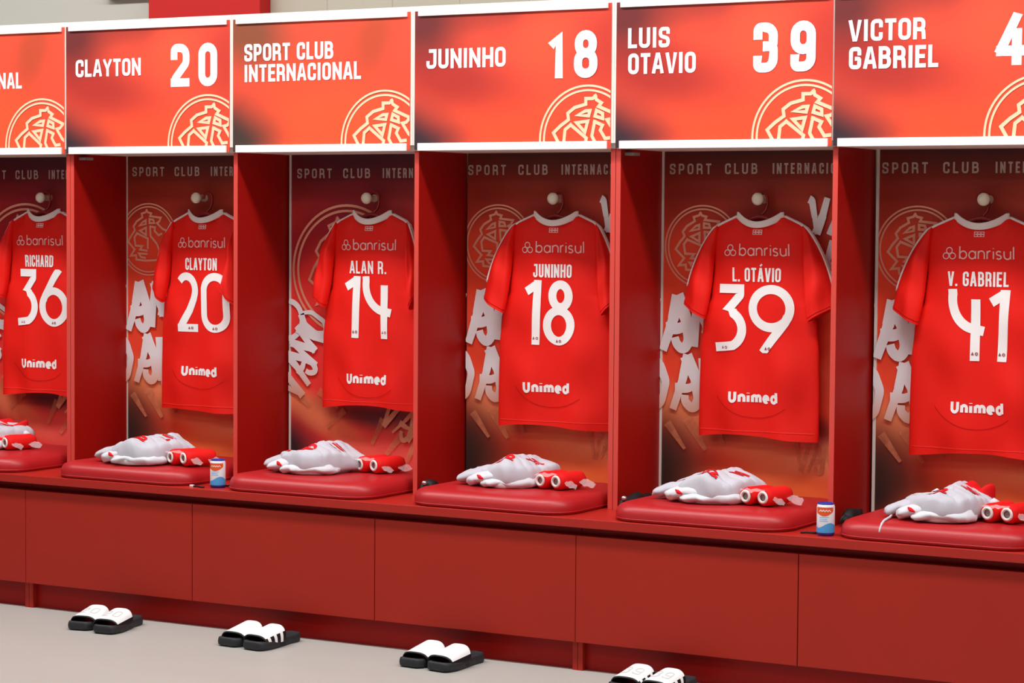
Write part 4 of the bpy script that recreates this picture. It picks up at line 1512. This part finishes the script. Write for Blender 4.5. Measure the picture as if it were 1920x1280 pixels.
def cord(cx, cy, label, rot):
    t = thing('cable_stub', label, 'cable', (cx, cy, BENCH), (0, 0, math.radians(rot)), 'cable stubs beside the cans')
    bm = bmesh.new()
    tube(bm, [(-0.028, 0, 0.003), (-0.01, 0.004, 0.004), (0.012, -0.002, 0.004), (0.028, 0.002, 0.003)], 0.0032, 8)
    obj('cable', bm, RUBBER_DARK, t, smooth=True)
    bm = bmesh.new()
    bx(bm, 0.026, 0.044, -0.004, 0.006, 0.0005, 0.007, 0.001)
    obj('plug', bm, STRAP_WHITE, t)
    return t


cord(0.815, -0.245, 'short black cable with pale plug at the left of the left can', 170)
cord(0.905, -0.165, 'short cable with white plug at the right of the left can', 10)
cord(3.215, -0.215, 'short black cable with pale plug at the left of the right can', 20)


# ------------------------------------------------------------------ slides
def slide(x, y, rot, label, stripes=False, mark=None, mirror=1):
    """one slide sandal; toe points to -y, origin under the middle of the sole."""
    t = thing('slide_sandal', label, 'slide sandal', (x, y, 0), (0, 0, math.radians(rot)), 'black and white slides on the floor')
    L = 0.258
    prof = [(-0.5, 0.030), (-0.48, 0.040), (-0.42, 0.048), (-0.30, 0.053), (-0.12, 0.051), (0.05, 0.044), (0.22, 0.040), (0.38, 0.040), (0.46, 0.033), (0.5, 0.020)]
    lo, hi = [], []
    for v, w in prof:
        bend = 0.006 * mirror * math.sin(v * 3.0)
        lo.append((bend - w, v * L))
        hi.append((bend + w, v * L))
    out = lo + list(reversed(hi))
    O = resample(rnd(out, 0.02, True, 4), 0.006, True)
    bm = bmesh.new()
    cx = sum(p.x for p in O) / len(O)
    loops = []
    for ins, z in ((0.006, 0.0), (0.001, 0.004), (0.0, 0.012), (0.001, 0.020), (0.003, 0.0265), (0.008, 0.028), (0.014, 0.0245), (0.024, 0.0225)):
        ring = []
        for p in O:
            k = 1 - ins / 0.05
            zz = z + (0.006 * max(0, (-p.y / L - 0.25)) * 4 * (1 if z > 0.01 else 0.5)) + (0.010 * max(0, p.y / L) if z > 0.015 else 0)
            ring.append(bm.verts.new((cx + (p.x - cx) * k, p.y * (1 - ins / 0.14), zz)))
        loops.append(ring)
    n = len(O)
    for A, B in zip(loops, loops[1:]):
        for q in range(n):
            bm.faces.new((A[q], A[(q + 1) % n], B[(q + 1) % n], B[q]))
    bm.faces.new(loops[-1])
    bm.faces.new(list(reversed(loops[0])))
    obj('sole', bm, RUBBER, t, smooth=True)

    # strap: an arch from one side of the sole to the other, widening to the instep
    def S(u, v, off=0.0):
        # u 0..1 across (left to right), v 0..1 from the toe opening back to the instep
        a = pi * (1 - u)
        yv = -0.104 + 0.124 * v
        hw = 0.0545 - 0.002 * v
        hh = 0.040 + 0.024 * v
        ca, sa = math.cos(a), math.sin(a)
        e = 0.66
        px = math.copysign(abs(ca) ** e, ca)
        pz = sa ** e
        yy = yv + (0.018 * (1 - sa) * (1 - 2 * v) * 0.6)
        return Vector(((hw + off) * px + 0.002 * mirror, yy, 0.010 + (hh + off) * pz))

    def patch(u0, u1, v0, v1, off, nu=24, nv=8):
        b2 = bmesh.new()
        grid_mesh(b2, [[S(u0 + (u1 - u0) * i / nu, v0 + (v1 - v0) * j / nv, off) for i in range(nu + 1)] for j in range(nv + 1)])
        return b2
    b2 = patch(0, 1, 0, 1, 0.0)
    ext = bmesh.ops.extrude_face_region(b2, geom=b2.faces[:])
    for v in [g for g in ext['geom'] if isinstance(g, bmesh.types.BMVert)]:
        v.co = Vector((v.co.x * 0.93, v.co.y, 0.010 + (v.co.z - 0.010) * 0.92))
    bmesh.ops.recalc_face_normals(b2, faces=b2.faces)
    st = obj('strap', b2, RUBBER_DARK, t, smooth=True)
    e0, e1 = (0.20, 0.80) if stripes else (0.14, 0.86)
    obj('white_overlay', patch(e0, e1, 0.04, 0.96, 0.0012), STRAP_WHITE, st, smooth=True)
    if stripes:
        for k in range(3):
            va = 0.12 + 0.30 * k
            for u0, u1 in ((0.02, e0), (e1, 0.98)):
                obj('side_stripe', patch(u0, u1, va, va + 0.13, 0.0012, 8, 3), STRAP_WHITE, st, smooth=True)
    if mark:
        b3 = text(bmesh.new(), mark, -0.024, 0.0, 0.030, 0.048, 0.10, step=0.004)
        for v in b3.verts:
            u = 0.50 + v.co.x / 0.16
            q = S(u, 0.28 + v.co.z / 0.075, 0.0022)
            v.co = q
        obj('number_print', b3, STRAP_MARK, st)
    return t


PAIRS = [
    (0.474, 0.596, -0.420, 'with 20 on plain white straps', False, '20', 10),
    (1.155, 1.266, -0.395, 'with striped strap sides, no number, second pair', True, None, -2),
    (1.908, 2.020, -0.385, 'with plain white strap, third pair', False, None, -3),
    (2.705, 2.824, -0.395, 'with 39 on the strap, at the bottom edge', True, '39', -3),
]
for xa, xb, yy, lab, strp, mk, rz in PAIRS:
    slide(xa, yy, rz, 'left black slide ' + lab, strp, mk, 1)
    slide(xb, yy - 0.012, rz - 3, 'right black slide ' + lab, strp, mk, -1)
